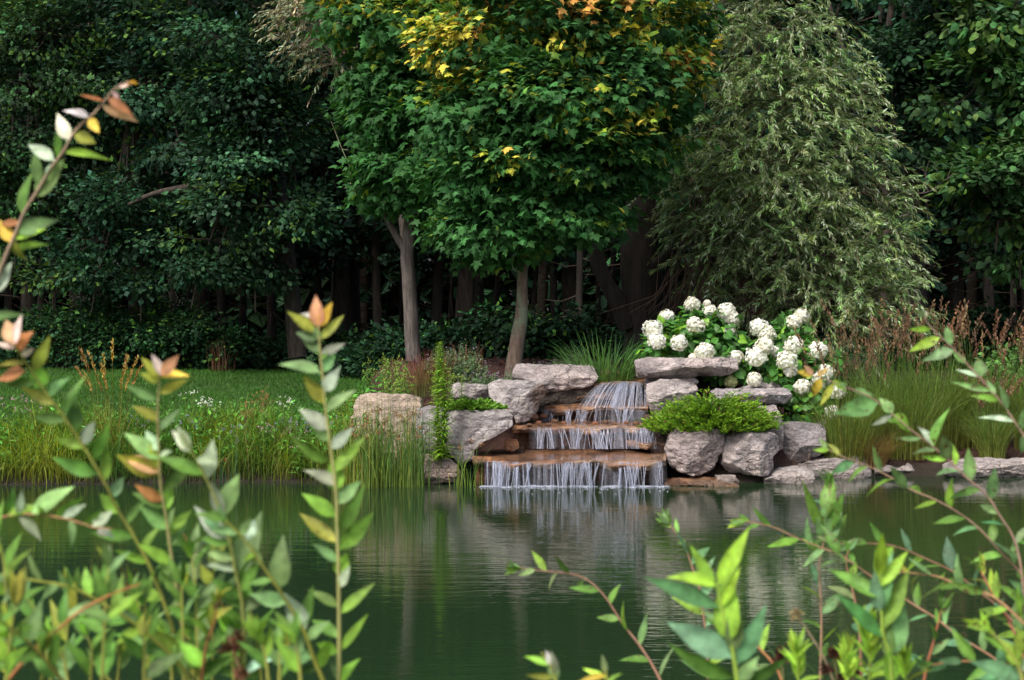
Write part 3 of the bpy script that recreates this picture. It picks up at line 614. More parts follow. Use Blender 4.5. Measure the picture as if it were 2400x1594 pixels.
tree('maple_tree', 'round maple with yellowing top and slim lichen spotted trunk rising behind the long tan boulder', 'tree',
     [([b1 - [0, 0, .15], P(1212, 800, 23), P(1222, 730, 23), P(1224, 620, 23), P(1232, 450, 23), P(1265, 150, 23), P(1280, -150, 23)], [.115, .075, .062, .058, .055, .045, .02])],
     l1, MAP, 50, .17, .126, maple_col(-.03, 2.9, 6.2), 'bark_l', 'maple', None, .03, .6, .5, .42, .5, .006, P(1232, 430, 23), (1, 1, 1), 3, .6)
b2 = P(975, 845, 24.6)
l2 = [lob(900, 450, 24.5, 40, 40, .5, 16), lob(1000, 485, 24.3, 60, 50, .6, 24), lob(1000, 400, 24.2, 110, 80, .8, 46), lob(925, 390, 24.4, 65, 70, .7, 30), lob(930, 280, 24.3, 85, 70, .8, 40), lob(1030, 300, 24.2, 90, 80, .8, 36),
      lob(900, 190, 24.3, 75, 70, .8, 36), lob(1000, 180, 24.1, 110, 90, .8, 50), lob(835, 50, 24.3, 75, 70, .8, 36), lob(940, 60, 24.0, 110, 80, .9, 50), lob(1040, 60, 24.1, 90, 90, .8, 36), lob(950, 250, 25.2, 130, 240, .8, 40), lob(900, -90, 24.4, 180, 110, 1.2, 44), lob(950, -250, 24.8, 200, 120, 1.5, 40)]
tree('maple_tree', 'grey barked maple with a forked trunk at the lawn edge, slightly behind the yellowing maple', 'tree',
     [([b2 - [0, 0, .2], P(966, 800, 24.6), P(962, 720, 24.6), P(954, 600, 24.6), P(960, 540, 24.6), P(975, 380, 24.6), P(960, 100, 24.6), P(940, -120, 24.6)], [.12, .098, .09, .083, .07, .055, .04, .02]),
      ([P(951, 590, 24.6), P(925, 545, 24.6), P(903, 505, 24.6), P(890, 470, 24.6), P(868, 390, 24.5)], [.055, .052, .045, .04, .02])],
     l2, MAP, 48, .17, .134, maple_col(-.16, 3.4, 7.0), 'bark', 'maple', None, .03, .6, .5, .42, .45, .006, P(968, 430, 24.6), (1, 1, 1), 5, .6)

# the willow: arching sprays of narrow leaves along red brown twigs
def willow_foliage(bm, cm, C, O, L_, per, size, col):
    n = len(C); dirs = O*np.array([.9, .9, .25]) + rdir(n)*.55; dirs[:, 2] += .10; dirs = nrm(dirs)
    ln = L_*rng.uniform(.6, 1.3, n); K = 4; st = np.linspace(0, 1, K+1); pts = []
    for t in st:
        p = C + dirs*(ln*t)[:, None]; p[:, 2] -= ln*.42*t*t; pts.append(p)
    for a, b in zip(pts[:-1], pts[1:]): tubes3(bm, a, b, .0038, .0026, cvar((.15, .095, .05), n))
    m = n*per; ix = np.repeat(np.arange(n), per); t = np.tile(np.linspace(.08, 1, per), n)
    p = C[ix] + dirs[ix]*(ln[ix]*t)[:, None]; p[:, 2] -= ln[ix]*.42*t*t
    tan = dirs[ix].copy(); tan[:, 2] -= .84*t; tan = nrm(tan)
    hd = tan*1.0 + rdir(m)*.68; hd[:, 2] -= .2; nor = np.array([0, -.35, .7]) + rdir(m)*.7
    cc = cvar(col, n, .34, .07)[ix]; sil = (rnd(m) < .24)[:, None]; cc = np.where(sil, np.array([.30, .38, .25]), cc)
    put(cm, T_quad(.115), p, hd, nor, size*rng.uniform(.7, 1.25, m)*(1.1-.25*t), cvar(cc*(.72 + .6*t[:, None]), m, .15, .05))  # lighter towards spray tips: young leaves, plus lit tips put into the colour
wl = [lob(1680, 60, 26, 100, 120, 1.0, 60), lob(1800, 60, 25.8, 110, 130, 1.0, 70), lob(1880, 120, 25.8, 90, 110, .9, 50), lob(1700, 220, 25.7, 110, 110, 1.0, 70), lob(1830, 250, 25.5, 130, 110, 1.0, 80), lob(1960, 210, 25.6, 75, 80, .8, 36), lob(1680, 370, 25.6, 105, 90, 1.0, 60),
      lob(1800, 380, 25.3, 130, 90, 1.0, 80), lob(1950, 350, 25.4, 100, 90, .9, 55), lob(1720, 500, 25.3, 120, 80, 1.0, 75), lob(1860, 490, 25.1, 130, 90, 1.0, 85), lob(2020, 450, 25.3, 100, 75, .9, 55), lob(1940, 600, 25.1, 130, 80, 1.0, 80), lob(2050, 580, 25.3, 70, 90, .8, 40), lob(1790, 610, 25.3, 110, 60, .9, 45),
      lob(1990, 700, 24.9, 130, 70, .9, 75), lob(1880, 690, 25.1, 100, 50, .8, 36), lob(2080, 720, 25.2, 55, 55, .7, 22), lob(1960, 770, 24.7, 80, 40, .6, 28), lob(1640, 480, 25.8, 70, 130, .8, 40), lob(1620, 250, 26.2, 70, 200, .9, 40), lob(1740, 700, 25.2, 60, 35, .6, 12), lob(1690, 600, 25.5, 70, 50, .6, 18),
      lob(1800, -90, 26, 200, 120, 1.6, 60), lob(1830, 350, 26.4, 220, 330, .8, 110), lob(1760, -280, 26.5, 260, 140, 2, 60)]
wo_ = root('willow_tree', 'large olive green willow with a dark furrowed leaning trunk, arching over the white hydrangeas', 'tree', P(1505, 812, 26.5))
tm = MB()
for q, (pts, rad) in enumerate((([P(1515, 850, 26.5), P(1512, 780, 26.5), P(1505, 680, 26.5), P(1500, 560, 26.5), P(1530, 380, 26.5), P(1640, 150, 26.5), P(1740, -150, 26.5)], [.34, .29, .26, .25, .2, .15, .06]),
                                ([P(1472, 770, 26.4), P(1448, 715, 26.4), P(1412, 640, 26.4), P(1392, 560, 26.4), P(1385, 450, 26.5), P(1360, 250, 26.8)], [.14, .12, .11, .1, .08, .05]),
                                ([P(1570, 800, 26.3), P(1583, 600, 26.3), P(1580, 440, 26.3), P(1620, 200, 26.2)], [.075, .07, .06, .03]),
                                ([P(1505, 640, 26.4), P(1620, 560, 26), P(1760, 470, 25.7), P(1900, 420, 25.5)], [.09, .07, .05, .02]))):
    n = len(pts)*8; tube(tm, spline(pts, n), np.interp(np.linspace(0, 1, n), np.linspace(0, 1, len(rad)), rad), 18, (.5, .5, .5), .22, 20+q)
part('trunk', tm, M['bark_d'], wo_)
wl = [(c, r_, int(n*1.35)) for c, r_, n in wl]; C, O, Lc = clusters(wl, .3); bm = MB(); cm = MB()
limb_set(bm, P(1620, 420, 26.2), wl, C, Lc, .022, (.10, .075, .055), .005, frac=.12)
k = rnd(170); A = np.stack([P(1600 + 260*a + rng.normal()*30, 560 + 130*rng.uniform(), 25.7) for a in k]); B = np.stack([P(1560 + 330*a + rng.normal()*60, 720 + 70*rng.uniform(), 25.5) for a in k])
tubes3(bm, A, B, .008, .004, cvar((.15, .10, .07), 170), .12)
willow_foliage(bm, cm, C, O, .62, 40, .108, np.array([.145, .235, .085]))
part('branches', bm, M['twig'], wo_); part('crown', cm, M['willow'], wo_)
w2 = [lob(745, 60, 27.5, 70, 80, .8, 70), lob(720, 20, 27.5, 60, 60, .8, 40), lob(790, 120, 27.6, 40, 40, .6, 20), lob(760, -80, 27.5, 120, 90, 1, 40)]
w2o = root('willow_tree', 'pale grey green willow whose fringe shows beside the grey barked maple crown', 'tree', P(950, 845, 28))
tm = MB(); tube(tm, spline([P(974, 850, 28), P(958, 620, 28), P(900, 300, 28), P(770, 50, 27.8)], 24), np.linspace(.10, .04, 24), 10, (1, 1, 1), .2, 31); part('trunk', tm, M['bark_d'], w2o)
C, O, Lc = clusters(w2, .3); bm = MB(); cm = MB(); limb_set(bm, P(800, 150, 27.8), w2, C, Lc, .02, (.25, .2, .16), .005, frac=.5)
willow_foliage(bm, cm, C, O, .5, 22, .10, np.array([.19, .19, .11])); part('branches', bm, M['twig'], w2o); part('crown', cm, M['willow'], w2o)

# the dark wood behind. Each tree is its own thing
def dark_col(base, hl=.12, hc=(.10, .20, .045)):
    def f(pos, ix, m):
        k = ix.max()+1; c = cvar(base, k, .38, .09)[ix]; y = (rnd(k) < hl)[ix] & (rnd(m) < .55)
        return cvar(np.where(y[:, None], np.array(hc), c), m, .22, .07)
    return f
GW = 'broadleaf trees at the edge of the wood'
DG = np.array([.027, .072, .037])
def wtree(label, base, top, r, lobes, sz=.125, per=56, spread=.25, col=DG, hl=.10, T=FOLD, bark='bark_d', seed=0, name='broadleaf_tree', hc=(.10, .20, .045), group=GW, trunks=(), flat=.38, frac=.7, gth=-.05):
    b = P(*base); t_ = P(*top)
    tree(name, label, 'tree', [([b - [0, 0, .3], b*.6 + t_*.4 + [.1*math.sin(seed), 0, 0], t_], [r, r*.8, r*.3])] + list(trunks), lobes, T, per, spread, sz, dark_col(col, hl, hc), bark, 'leaf', group, .05, .4, .6, flat, .4, .009, b*.35 + t_*.65, (1, 1, 1), seed, frac, 1.0, gth)
wtree('broadleaf tree with low sweeping pale tipped boughs over the lawn, left of the forked maple', (700, 800, 31.5), (560, -350, 32), .17,
      [lob(560, 480, 30.3, 135, 75, .9, 70), lob(680, 500, 30.5, 80, 55, .7, 30), lob(520, 560, 30.4, 120, 50, .8, 40), lob(470, 630, 30.4, 70, 28, .6, 16), lob(600, 640, 30.6, 60, 22, .5, 9), lob(560, 380, 30.5, 110, 70, .9, 46), lob(620, 300, 30.6, 120, 90, 1, 56), lob(540, 220, 30.5, 120, 80, 1, 56), lob(640, 150, 30.6, 110, 80, 1, 50), lob(520, 90, 30.4, 110, 80, 1, 50), lob(640, 20, 30.6, 110, 70, 1, 40), lob(600, -120, 30.8, 220, 120, 1.8, 60), lob(620, -320, 31, 300, 140, 2.4, 60)], .12, seed=41, hl=.13,
      trunks=[([P(700, 640, 31.4), P(640, 600, 31.2), P(560, 575, 30.9), P(470, 560, 30.6)], [.06, .05, .04, .02]), ([P(668, 500, 31.6), P(520, 440, 31.2), P(380, 450, 30.9), P(300, 480, 30.7)], [.1, .08, .07, .03])])
wtree('broadleaf tree with a heavy crown filling the space behind the tall arching willow shoot', (330, 810, 33), (330, -350, 33), .15,
      [lob(300, 470, 31.8, 130, 75, .9, 60), lob(240, 560, 31.6, 110, 50, .8, 34), lob(400, 570, 31.8, 90, 40, .8, 18), lob(230, 640, 31.4, 70, 26, .6, 14), lob(330, 665, 31.6, 45, 20, .5, 7), lob(420, 330, 31.6, 110, 90, 1, 50), lob(330, 220, 31.8, 110, 90, 1, 48), lob(400, 90, 31.6, 120, 90, 1, 54), lob(300, 20, 31.8, 110, 80, 1, 44), lob(360, -120, 32, 200, 120, 1.8, 50), lob(380, -320, 32, 300, 140, 2.4, 50)], .125, seed=43, hl=.07, col=DG*np.array([.9, .95, 1.0]))
wtree('broadleaf tree with fine yellow green tips above the left end of the lawn', (60, 830, 34), (90, -350, 34), .15,
      [lob(110, 80, 32.2, 140, 90, 1, 64), lob(60, 210, 32.4, 120, 80, 1, 54), lob(190, 170, 32.2, 90, 70, .9, 40), lob(140, 300, 32.6, 110, 70, .9, 44), lob(30, 350, 32.5, 90, 80, .9, 40), lob(90, 450, 32.6, 120, 70, .9, 44), lob(40, 560, 32.6, 120, 60, .9, 26), lob(120, 650, 32.3, 60, 24, .5, 9), lob(150, -80, 32.6, 240, 110, 1.8, 56), lob(120, -300, 33, 320, 150, 2.4, 50)], .115, seed=45, hl=.16, col=np.array([.034, .082, .035]))
wtree('broadleaf tree with big bright heart shaped leaves at the right end of the wood', (2420, 800, 28.8), (2360, -300, 29), .14,
      [lob(2290, 430, 27.5, 110, 70, .8, 50), lob(2340, 520, 27.4, 130, 60, .8, 46), lob(2400, 380, 27.5, 90, 70, .8, 40), lob(2390, 590, 27.5, 90, 55, .8, 26), lob(2330, 170, 27.8, 130, 60, .9, 46), lob(2360, 60, 27.8, 130, 70, .9, 46), lob(2250, 240, 28, 120, 50, .8, 34), lob(2420, 230, 27.8, 90, 80, .9, 34), lob(2340, -90, 28, 240, 110, 1.6, 50), lob(2340, -280, 28, 320, 140, 2.2, 44)], .14, 40, .24, np.array([.045, .115, .038]), .14, HEART, seed=47)
wtree('dark broadleaf tree with crooked limbs between the olive willow and the bright heart leaved tree', (2160, 800, 31), (2130, -300, 31), .16,
      [lob(2140, 230, 30, 90, 55, .8, 40), lob(2090, 130, 30.2, 80, 60, .8, 34), lob(2210, 120, 30, 90, 60, .8, 40), lob(2100, 330, 30.1, 80, 50, .7, 28), lob(2200, 330, 30, 90, 45, .8, 30), lob(2230, 20, 30, 120, 70, 1, 40), lob(2150, -100, 30.5, 260, 100, 1.8, 40), lob(2180, 560, 30.6, 90, 60, .8, 14), lob(2150, -300, 30.5, 320, 140, 2.2, 44)], .13, 40, .24, DG*.9, .08, HEART, seed=49,
      trunks=[([P(2070, 820, 31), P(2080, 500, 31), P(2060, 250, 31), P(2100, -50, 31)], [.1, .09, .08, .05]), ([P(2075, 300, 31), P(1990, 150, 30.8), P(1940, 0, 30.8)], [.06, .05, .03])])
GB = 'tall trees deeper in the wood'
for k, (px, Y_, l_) in enumerate(((-260, 38, 'dark tree deep in the wood beyond the left end of the lawn'), (180, 39, 'dark tree deep in the wood directly behind the yellow green tipped tree'), (480, 38, 'dark tree deep in the wood behind the low sweeping boughs'), (800, 37, 'dark tree deep in the wood in the gap left of the forked maple'),
        (1080, 36, 'dark tree deep in the wood between the two maple trunks'), (1340, 37, 'dark tree deep in the wood right of the lichen spotted maple trunk'), (1650, 36, 'dark tree deep in the wood directly behind the big willow'), (1960, 38, 'dark tree deep in the wood showing sky gaps right of the willow top'), (2250, 37, 'dark tree deep in the wood behind the crooked limbs'), (2560, 37, 'dark tree deep in the wood beyond the heart leaved tree'))):
    q = rng.normal(size=12)*30
    wtree(l_, (px, 810, Y_), (px+60*math.sin(k*2.1), -500, Y_), .19, [lob(px-110+q[0], 520+q[1], Y_-.8, 140, 80, 1.3, 26), lob(px+110+q[2], 470+q[3], Y_-.8, 140, 90, 1.3, 28), lob(px-90+q[4], 330+q[5], Y_-1, 150, 100, 1.4, 34), lob(px+100+q[6], 230+q[7], Y_-1, 150, 100, 1.4, 36), lob(px-60+q[8], 110+q[9], Y_-1, 160, 100, 1.5, 36), lob(px+80+q[10], 0+q[11], Y_-1, 160, 100, 1.5, 34),
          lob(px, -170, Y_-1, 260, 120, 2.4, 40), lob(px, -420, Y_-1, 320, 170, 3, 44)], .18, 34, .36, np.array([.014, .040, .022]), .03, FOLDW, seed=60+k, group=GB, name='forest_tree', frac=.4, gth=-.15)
# bare lower stems of conifers standing in the shade
GC = 'slender dark stems in the shade of the wood'
for k in range(46):
    px = -60 + 2520*(k + rng.uniform(.1, .9))/46; Y_ = rng.uniform(33.5, 45); b = P(px, 835, Y_); b[2] = hground(b[0:1], b[1:2])[0]; h = rng.uniform(6, 9); r = rng.uniform(.05, .15)
    o = root('conifer', 'slender dark conifer stem with dead side twigs, standing in the shade of the wood', 'tree', b, GC); tm = MB(); lean = rng.normal(size=2)*.25
    tube(tm, spline([b - [0, 0, .2], b + [lean[0]*.5, lean[1]*.5, h*.5], b + [lean[0], lean[1], h]], 14), np.linspace(r, r*.35, 14), 8, np.array([1, 1, 1])*rng.uniform(.25, .7), .1, k); part('trunk', tm, M['bark_d'], o)
    n = 60; z = rng.uniform(.7, h, n); A = b + np.stack([lean[0]*z/h, lean[1]*z/h, z], 1); d = rdir(n)*np.array([1, 1, .35]); B = A + nrm(d)*rng.uniform(.3, 1.5, n)[:, None]; tm = MB()
    tubes3(tm, A, B, .012, .004, (1.2, 1, .9), .12); part('branches', tm, M['bark_d'], o)
    cm = MB(); z2 = A[:, 2] > b[2] + 2.2
    foliage(cm, T_quad(.3), B[z2], nrm(d)[z2], 16, .22, .16, dark_col(np.array([.018, .045, .03]), 0), .3, .6, .4); part('crown', cm, M['leaf'], o)
# the deep wood, one mass
mb = MB(); n = 5200
C = np.stack([rng.uniform(-34, 34, n), rng.uniform(47, 60, n), 1.0 + 17*rnd(n)**1.15], 1); C[:, 1] += .1*np.abs(C[:, 0])
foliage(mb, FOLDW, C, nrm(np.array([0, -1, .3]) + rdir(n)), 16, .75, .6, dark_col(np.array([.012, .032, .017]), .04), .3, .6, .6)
for k in range(90):
    x = rng.uniform(-30, 30); y = rng.uniform(46, 58); z = hground(np.array([x]), np.array([y]))[0]; tube(mb, np.array([[x, y, z-.2], [x + rng.normal()*.2, y, z+6], [x + rng.normal()*.4, y, z+13]]), [.16, .12, .05], 7, (.02, .017, .014))
single('distant_forest', mb, M['deep'], 'deep dark mass of forest beyond the nearest trees', 'forest', kind='stuff')
# wings of the wood outside the frame close it off to the sides
mb = MB(); n = 1100; sd = np.where(rnd(n) < .5, -1, 1)
C = np.stack([sd*rng.uniform(13.5, 24, n), rng.uniform(26, 46, n), 1 + 12*rnd(n)], 1); k = np.abs(C[:, 0]) > .33*C[:, 1] + 2; C = C[k]
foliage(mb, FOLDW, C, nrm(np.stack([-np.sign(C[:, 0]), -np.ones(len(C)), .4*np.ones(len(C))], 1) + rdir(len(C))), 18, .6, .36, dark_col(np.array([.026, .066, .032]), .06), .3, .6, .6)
single('side_forest', mb, M['deep'], 'dark mass of forest closing in at both ends of the lawn and pond', 'forest', kind='stuff')
#@@plants
# ------------------------------------------------------------------ lawn, bank and mulch ground cover
def H1(x, y): return hground(np.atleast_1d(np.asarray(x, float)), np.atleast_1d(np.asarray(y, float)))
def scatter(n, x0, x1, y0, y1, keep):
    x = rng.uniform(x0, x1, n); y = rng.uniform(y0, y1, n); t = y - np.interp(x, XS, YS); k = keep(x, y, t); x, y = x[k], y[k]
    return np.stack([x, y, H1(x, y) - .01], 1)
mb = MB(); p = scatter(150000, -11, -1.2, 21.3, 32.5, lambda x, y, t: (t > 1.0 + .3*rnd(len(x))) & (x < -1.75 - .35*rnd(len(x))) & (t < 11.6 + .6*rnd(len(x))))
n = len(p); pn = fbm(p*np.array([.9, .5, 0]), 3)[:, None]
cl = cvar(np.array([.044, .132, .016])*(1 + .5*pn) , n, .2, .08)
blades(mb, p, rng.uniform(.035, .085, n), rng.normal(size=(n, 2)), rng.uniform(.2, .9, n), np.full(n, .007), cl*.8, cl*1.25, 2)
single('lawn_grass', mb, M['grass'], 'short mown green lawn running back to the wood', 'grass', kind='stuff')
mb = MB(); p = scatter(42000, -12, -.95, 19.8, 22.6, lambda x, y, t: (t > .0) & (t < 1.35) & (x < -1.1) & ~((x > -1.95) & (t > .35)))
n = len(p); t = p[:, 1] - np.interp(p[:, 0], XS, YS); pn = fbm(p*np.array([1.6, 1.6, 0]) + 9, 3)
h = rng.uniform(.25, .68, n)*(1 + .8*pn)*(1 - .55*sst(.7, 1.3, t)); hue = np.clip(.45 + 1.8*fbm(p*np.array([1.1, 1.1, 0]) + 31, 3) + rng.normal(size=n)*.2, 0, 1)[:, None]
ct = np.array([.09, .26, .035])*(1-hue) + np.array([.36, .50, .045])*hue; dry = (rnd(n) < .05)[:, None]; ct = np.where(dry, np.array([.32, .19, .08]), ct); ct = cvar(ct, n, .22, .07)
cb = np.array([.05, .075, .02])*(1-hue) + np.array([.13, .15, .02])*hue
blades(mb, p, h, rng.normal(size=(n, 2)) + [0, -.3], rng.uniform(.1, 1.1, n), rng.uniform(.005, .012, n), cvar(cb, n), ct, 4)
single('bank_grass', mb, M['grass'], 'uneven yellow green wild grass covering the pond bank below the lawn', 'grass', kind='stuff')
mb = MB(); p = scatter(24000, -12, -1.3, 20, 22.4, lambda x, y, t: (t > .15) & (t < 1.15) & (x < -1.3)); n = len(p); p[:, 2] += rng.uniform(.05, .5, n)
put(mb, T_quad(.18), p, rdir(n) + [0, 0, .5], rdir(n) + [0, -.5, .8], rng.uniform(.04, .10, n), cvar((.085, .24, .04), n, .42, .1))
single('bank_weeds', mb, M['leaf'], 'low leafy weeds mixed through the wild grass of the pond bank', 'weeds', kind='stuff')
mb = MB(); p = scatter(26000, -2.2, 11, 20.4, 26, lambda x, y, t: (t > .25) & ((x > -1.9)) & ~((x > -.6) & (x < 1.7) & (t < 2.5))); n = len(p); p[:, 2] += .012
put(mb, T_quad(.28), p, rdir(n)*np.array([1, 1, .3]), np.array([0, 0, 1.]) + rdir(n)*.6, rng.uniform(.02, .06, n), cvar((.075, .032, .024), n, .45, .12))
single('mulch', mb, M['leaf'], 'dark reddish bark mulch spread around the stones and plants', 'mulch', kind='stuff')

# ------------------------------------------------------------------ grass clumps, reeds and tall flowers
def clump(name, label, cat, x, y, n, h, rad, bend, w, c0, c1, group=None, plume=None, z=None, hv=.25, lean=(0, 0), mat='grass'):
    h = h*1.24 if name == 'ornamental_grass' else h
    b = np.array([x, y, H1(x, y)[0] if z is None else z]); o = root(name, label, cat, b, group)
    d = rng.normal(size=(n, 2)); r = rad*np.sqrt(rnd(n))[:, None]; p = np.concatenate([b[:2] + nrm(d)*r, np.full((n, 1), b[2]-.03)], 1)
    hh = h*(1 - hv*rnd(n)*1.6); mb = MB(); ld = nrm(d)*(.4 + r/rad) + rng.normal(size=(n, 2))*.5 + np.array(lean)
    blades(mb, p, hh, ld, np.clip(bend*rng.uniform(.2, 1.7, n), 0, 1.3), w*rng.uniform(.6, 1.3, n), cvar(c0, n, .2), cvar(c1, n, .25), 5); part('blades', mb, M[mat], o)
    if plume:
        k, ph, pc, up = plume; mb = MB(); d = rng.normal(size=(k, 2)); q = np.concatenate([b[:2] + nrm(d)*rad*rnd(k)[:, None], np.full((k, 1), b[2])], 1)
        hh = h*ph*rng.uniform(.75, 1.12, k); tilt = (nrm(d)*rng.uniform(.02, .34, k)[:, None] + np.array(lean)*.2)*up; tip = q + np.concatenate([tilt*hh[:, None], hh[:, None]], 1)
        tubes3(mb, q, tip, .0035, .002, cvar(np.array(c1)*.9, k), -.02); m = 34; ix = np.repeat(np.arange(k), m); t = np.tile(np.linspace(0, 1, m), k)
        ax = nrm(tip - q); ps = tip[ix] + ax[ix]*(t[:, None]*h*.24 - h*.02); ps[:, :2] += nrm(d)[ix]*(t**2*h*.06)[:, None]*up; ps += rdir(len(ps))*(.014*np.sin(np.pi*np.clip(t, .05, .95)))[:, None]
        put(mb, T_quad(.22), ps, ax[ix] + rdir(len(ps))*.6, rdir(len(ps)), .045*rng.uniform(.6, 1.2, len(ps)), cvar(pc, k, .25)[ix]); part('plumes', mb, M[mat], o)
    return o
GO = 'tall ornamental grasses with russet plumes'; og0 = (.17, .19, .04); og1 = (.12, .23, .045); rus = (.20, .125, .075)
for px, py, Y_, h, n, rad, l_ in ((1985, 1082, 21.35, 1.15, 520, .28, 'ornamental grass clump standing against the dark grey block boulder'), (2070, 1040, 22.2, 1.2, 520, .36, 'ornamental grass clump behind the dark grey block boulder, next to the hydrangea'), (2130, 1070, 21.7, 1.15, 560, .36, 'broad ornamental grass clump mid bed, above the gap in the edging stones'),
                              (2200, 1045, 22.3, 1.25, 520, .36, 'ornamental grass clump with the tallest russet plumes, behind the middle of the bed'), (2300, 1040, 22.3, 1.2, 520, .36, 'ornamental grass clump behind the long edging stone'), (2325, 1085, 21.5, .75, 420, .16, 'short ornamental grass clump just behind the long edging stone'), (2420, 1060, 22, 1.1, 520, .22, 'ornamental grass clump cut off by the end of the view beyond the long edging stone')):
    c = P(px, py, Y_); clump('ornamental_grass', l_, 'ornamental grass', c[0], c[1], n, h, rad, .5, .006, og0, og1, GO, (26, .96, rus, 1.0))
c = P(2040, 1088, 21.35); clump('ornamental_grass', 'low drooping tawny grass tuft at the mulch edge above the knobbly edging stone', 'ornamental grass', c[0], c[1], 320, .55, .2, .95, .006, (.26, .17, .07), (.20, .16, .05), GO)
c = P(1415, 852, 22.7); clump('ribbon_grass', 'fountain of broad green grass blades behind the stream outlet', 'grass clump', c[0], c[1], 300, 1.05, .38, .7, .021, (.12, .21, .04), (.10, .27, .085), None, None, None, .3)
c = P(1480, 880, 22.0); clump('day_lily', 'low clump of narrow arching leaves spilling over beside the long capstone', 'plant', c[0], c[1], 170, .42, .16, .8, .014, (.12, .24, .05), (.12, .30, .06))
for px, py, Y_, l_, k in ((1010, 850, 22.2, 'red tipped grass clump beside the bright goldenrod spire', 190), (965, 870, 21.9, 'red tipped grass clump at the foot of the forked maple', 170), (1085, 850, 22.6, 'sparse red tipped grass clump behind the grey green catmint', 90)):
    c = P(px, py, Y_); b0 = clump('blood_grass', l_, 'red grass', c[0], c[1], int(k*.6), .62, .24, .3, .008, (.12, .17, .04), (.22, .05, .055), 'red tipped grasses on the mound')
def low_mound(name, label, cat, c, rx, ry, h, n, size, col, top=None, group=None, T=None, z=None):
    b = np.array([c[0], c[1], H1(c[0], c[1])[0] if z is None else z]); o = root(name, label, cat, b, group)
    mb = MB(); a = rnd(n)*2*np.pi; r = np.sqrt(rnd(n)); x = np.cos(a)*r; y = np.sin(a)*r; hh = h*(1 - r**2*.75)*(1 + .5*fbm(np.stack([x*3, y*3, 0*x + c[0]], 1), 2)); B = b + np.stack([x*rx, y*ry, 0*x - .02], 1); Tp = B + np.stack([x*.12, y*.12, hh], 1) + rng.normal(size=(n, 3))*.03
    tubes3(mb, B, Tp, .003, .0015, cvar(np.array(col)*.8, n)); part('stems', mb, M['leaf'], o); mb = MB(); per = 16; ix = np.repeat(np.arange(n), per); t = rng.uniform(.15, 1, n*per)[:, None]
    put(mb, T or T_quad(.2), B[ix]*(1-t) + Tp[ix]*t, rdir(n*per) + [0, 0, .4], rdir(n*per) + [0, -.4, .8], size*rng.uniform(.6, 1.3, n*per), cvar(col, n, .2)[ix]); part('leaves', mb, M['leaf'], o)
    if top is not None:
        mb = MB(); k = rnd(n) < .2; q = np.repeat(Tp[k], 6, 0); q = q + rng.normal(size=q.shape)*np.array([.018, .018, .035]) + [0, 0, .03]; put(mb, T_quad(.4), q, rdir(len(q)), rdir(len(q)), .022, cvar(top, len(q), .25)); part('flowers', mb, M['petal'], o)['kind'] = 'stuff'
    return o
cm_ = 'catmint mounds at the top of the mulch'
for px, py, Y_, rx, l_ in ((1060, 862, 22.6, .32, 'grey green catmint mound behind the red tipped grass'), (1110, 868, 22.2, .34, 'grey green catmint mound left of the lichen spotted maple trunk'), (1170, 862, 22.5, .3, 'grey green catmint mound touching the lichen spotted maple trunk'), (1275, 856, 22.75, .34, 'grey green catmint mound behind the long tan boulder'), (1345, 852, 22.9, .3, 'grey green catmint mound next to the fountain of broad grass')):
    low_mound('catmint', l_, 'flowering plant', P(px, py, Y_), rx*1.15, .32, .44, 240, .042, (.12, .19, .09), (.20, .17, .22), cm_)
# rushes in the water's edge
GR = 'rush clumps in the water beside the boulders'
def rushes(label, x0, x1, y, n, h, col0, col1):
    o = root('rush_clump', label, 'rushes', (.5*(x0+x1), y, 0), GR); p = np.stack([rng.uniform(x0, x1, n) + rng.normal(size=n)*.06, y + rng.normal(size=n)*.14, np.full(n, -.08)], 1); mb = MB()
    k = rnd(n); c1 = np.where((k < .08)[:, None], np.array([.30, .22, .06]), np.where((k < .30)[:, None], np.array([.22, .33, .04]), np.array(col1)))
    blades(mb, p, h*rng.uniform(.35, 1.08, n), rng.normal(size=(n, 2)), rng.uniform(0, .75, n)**1.7, rng.uniform(.006, .011, n), cvar(np.array(col0), n, .25), cvar(c1, n, .2), 5); part('stalks', mb, M['grass'], o)
    bb = MB(); q = rnd(n) < .10; pp = p[q] + np.stack([rng.normal(size=q.sum())*.03, 0*p[q][:, 0], h*.8*rng.uniform(.7, 1.05, q.sum())], 1); pp = np.repeat(pp, 12, 0) + rng.normal(size=(12*q.sum(), 3))*.018
    put(bb, T_quad(.3), pp, rdir(len(pp)), rdir(len(pp)), .028, cvar((.22, .11, .05), len(pp), .25)); part('seed_heads', bb, M['leaf'], o)['kind'] = 'stuff'
rushes('dense dark green rush clump in front of the tan topped boulder', -1.80, -1.02, 20.05, 430, 1.2, (.12, .19, .035), (.05, .165, .05))
rushes('yellow stemmed rush clump in front of the left side of the tan topped boulder', -2.05, -1.5, 20.12, 190, 1.0, (.24, .27, .04), (.12, .22, .045))
rushes('sparse rush stalks in the water beside the overhanging grey boulder', -.72, -.42, 20.0, 34, .75, (.16, .24, .04), (.06, .17, .05))
rushes('thin dark rush stalks by themselves at the foot of the grassy bank', -3.46, -3.28, 20.25, 16, .62, (.05, .12, .05), (.04, .12, .06))
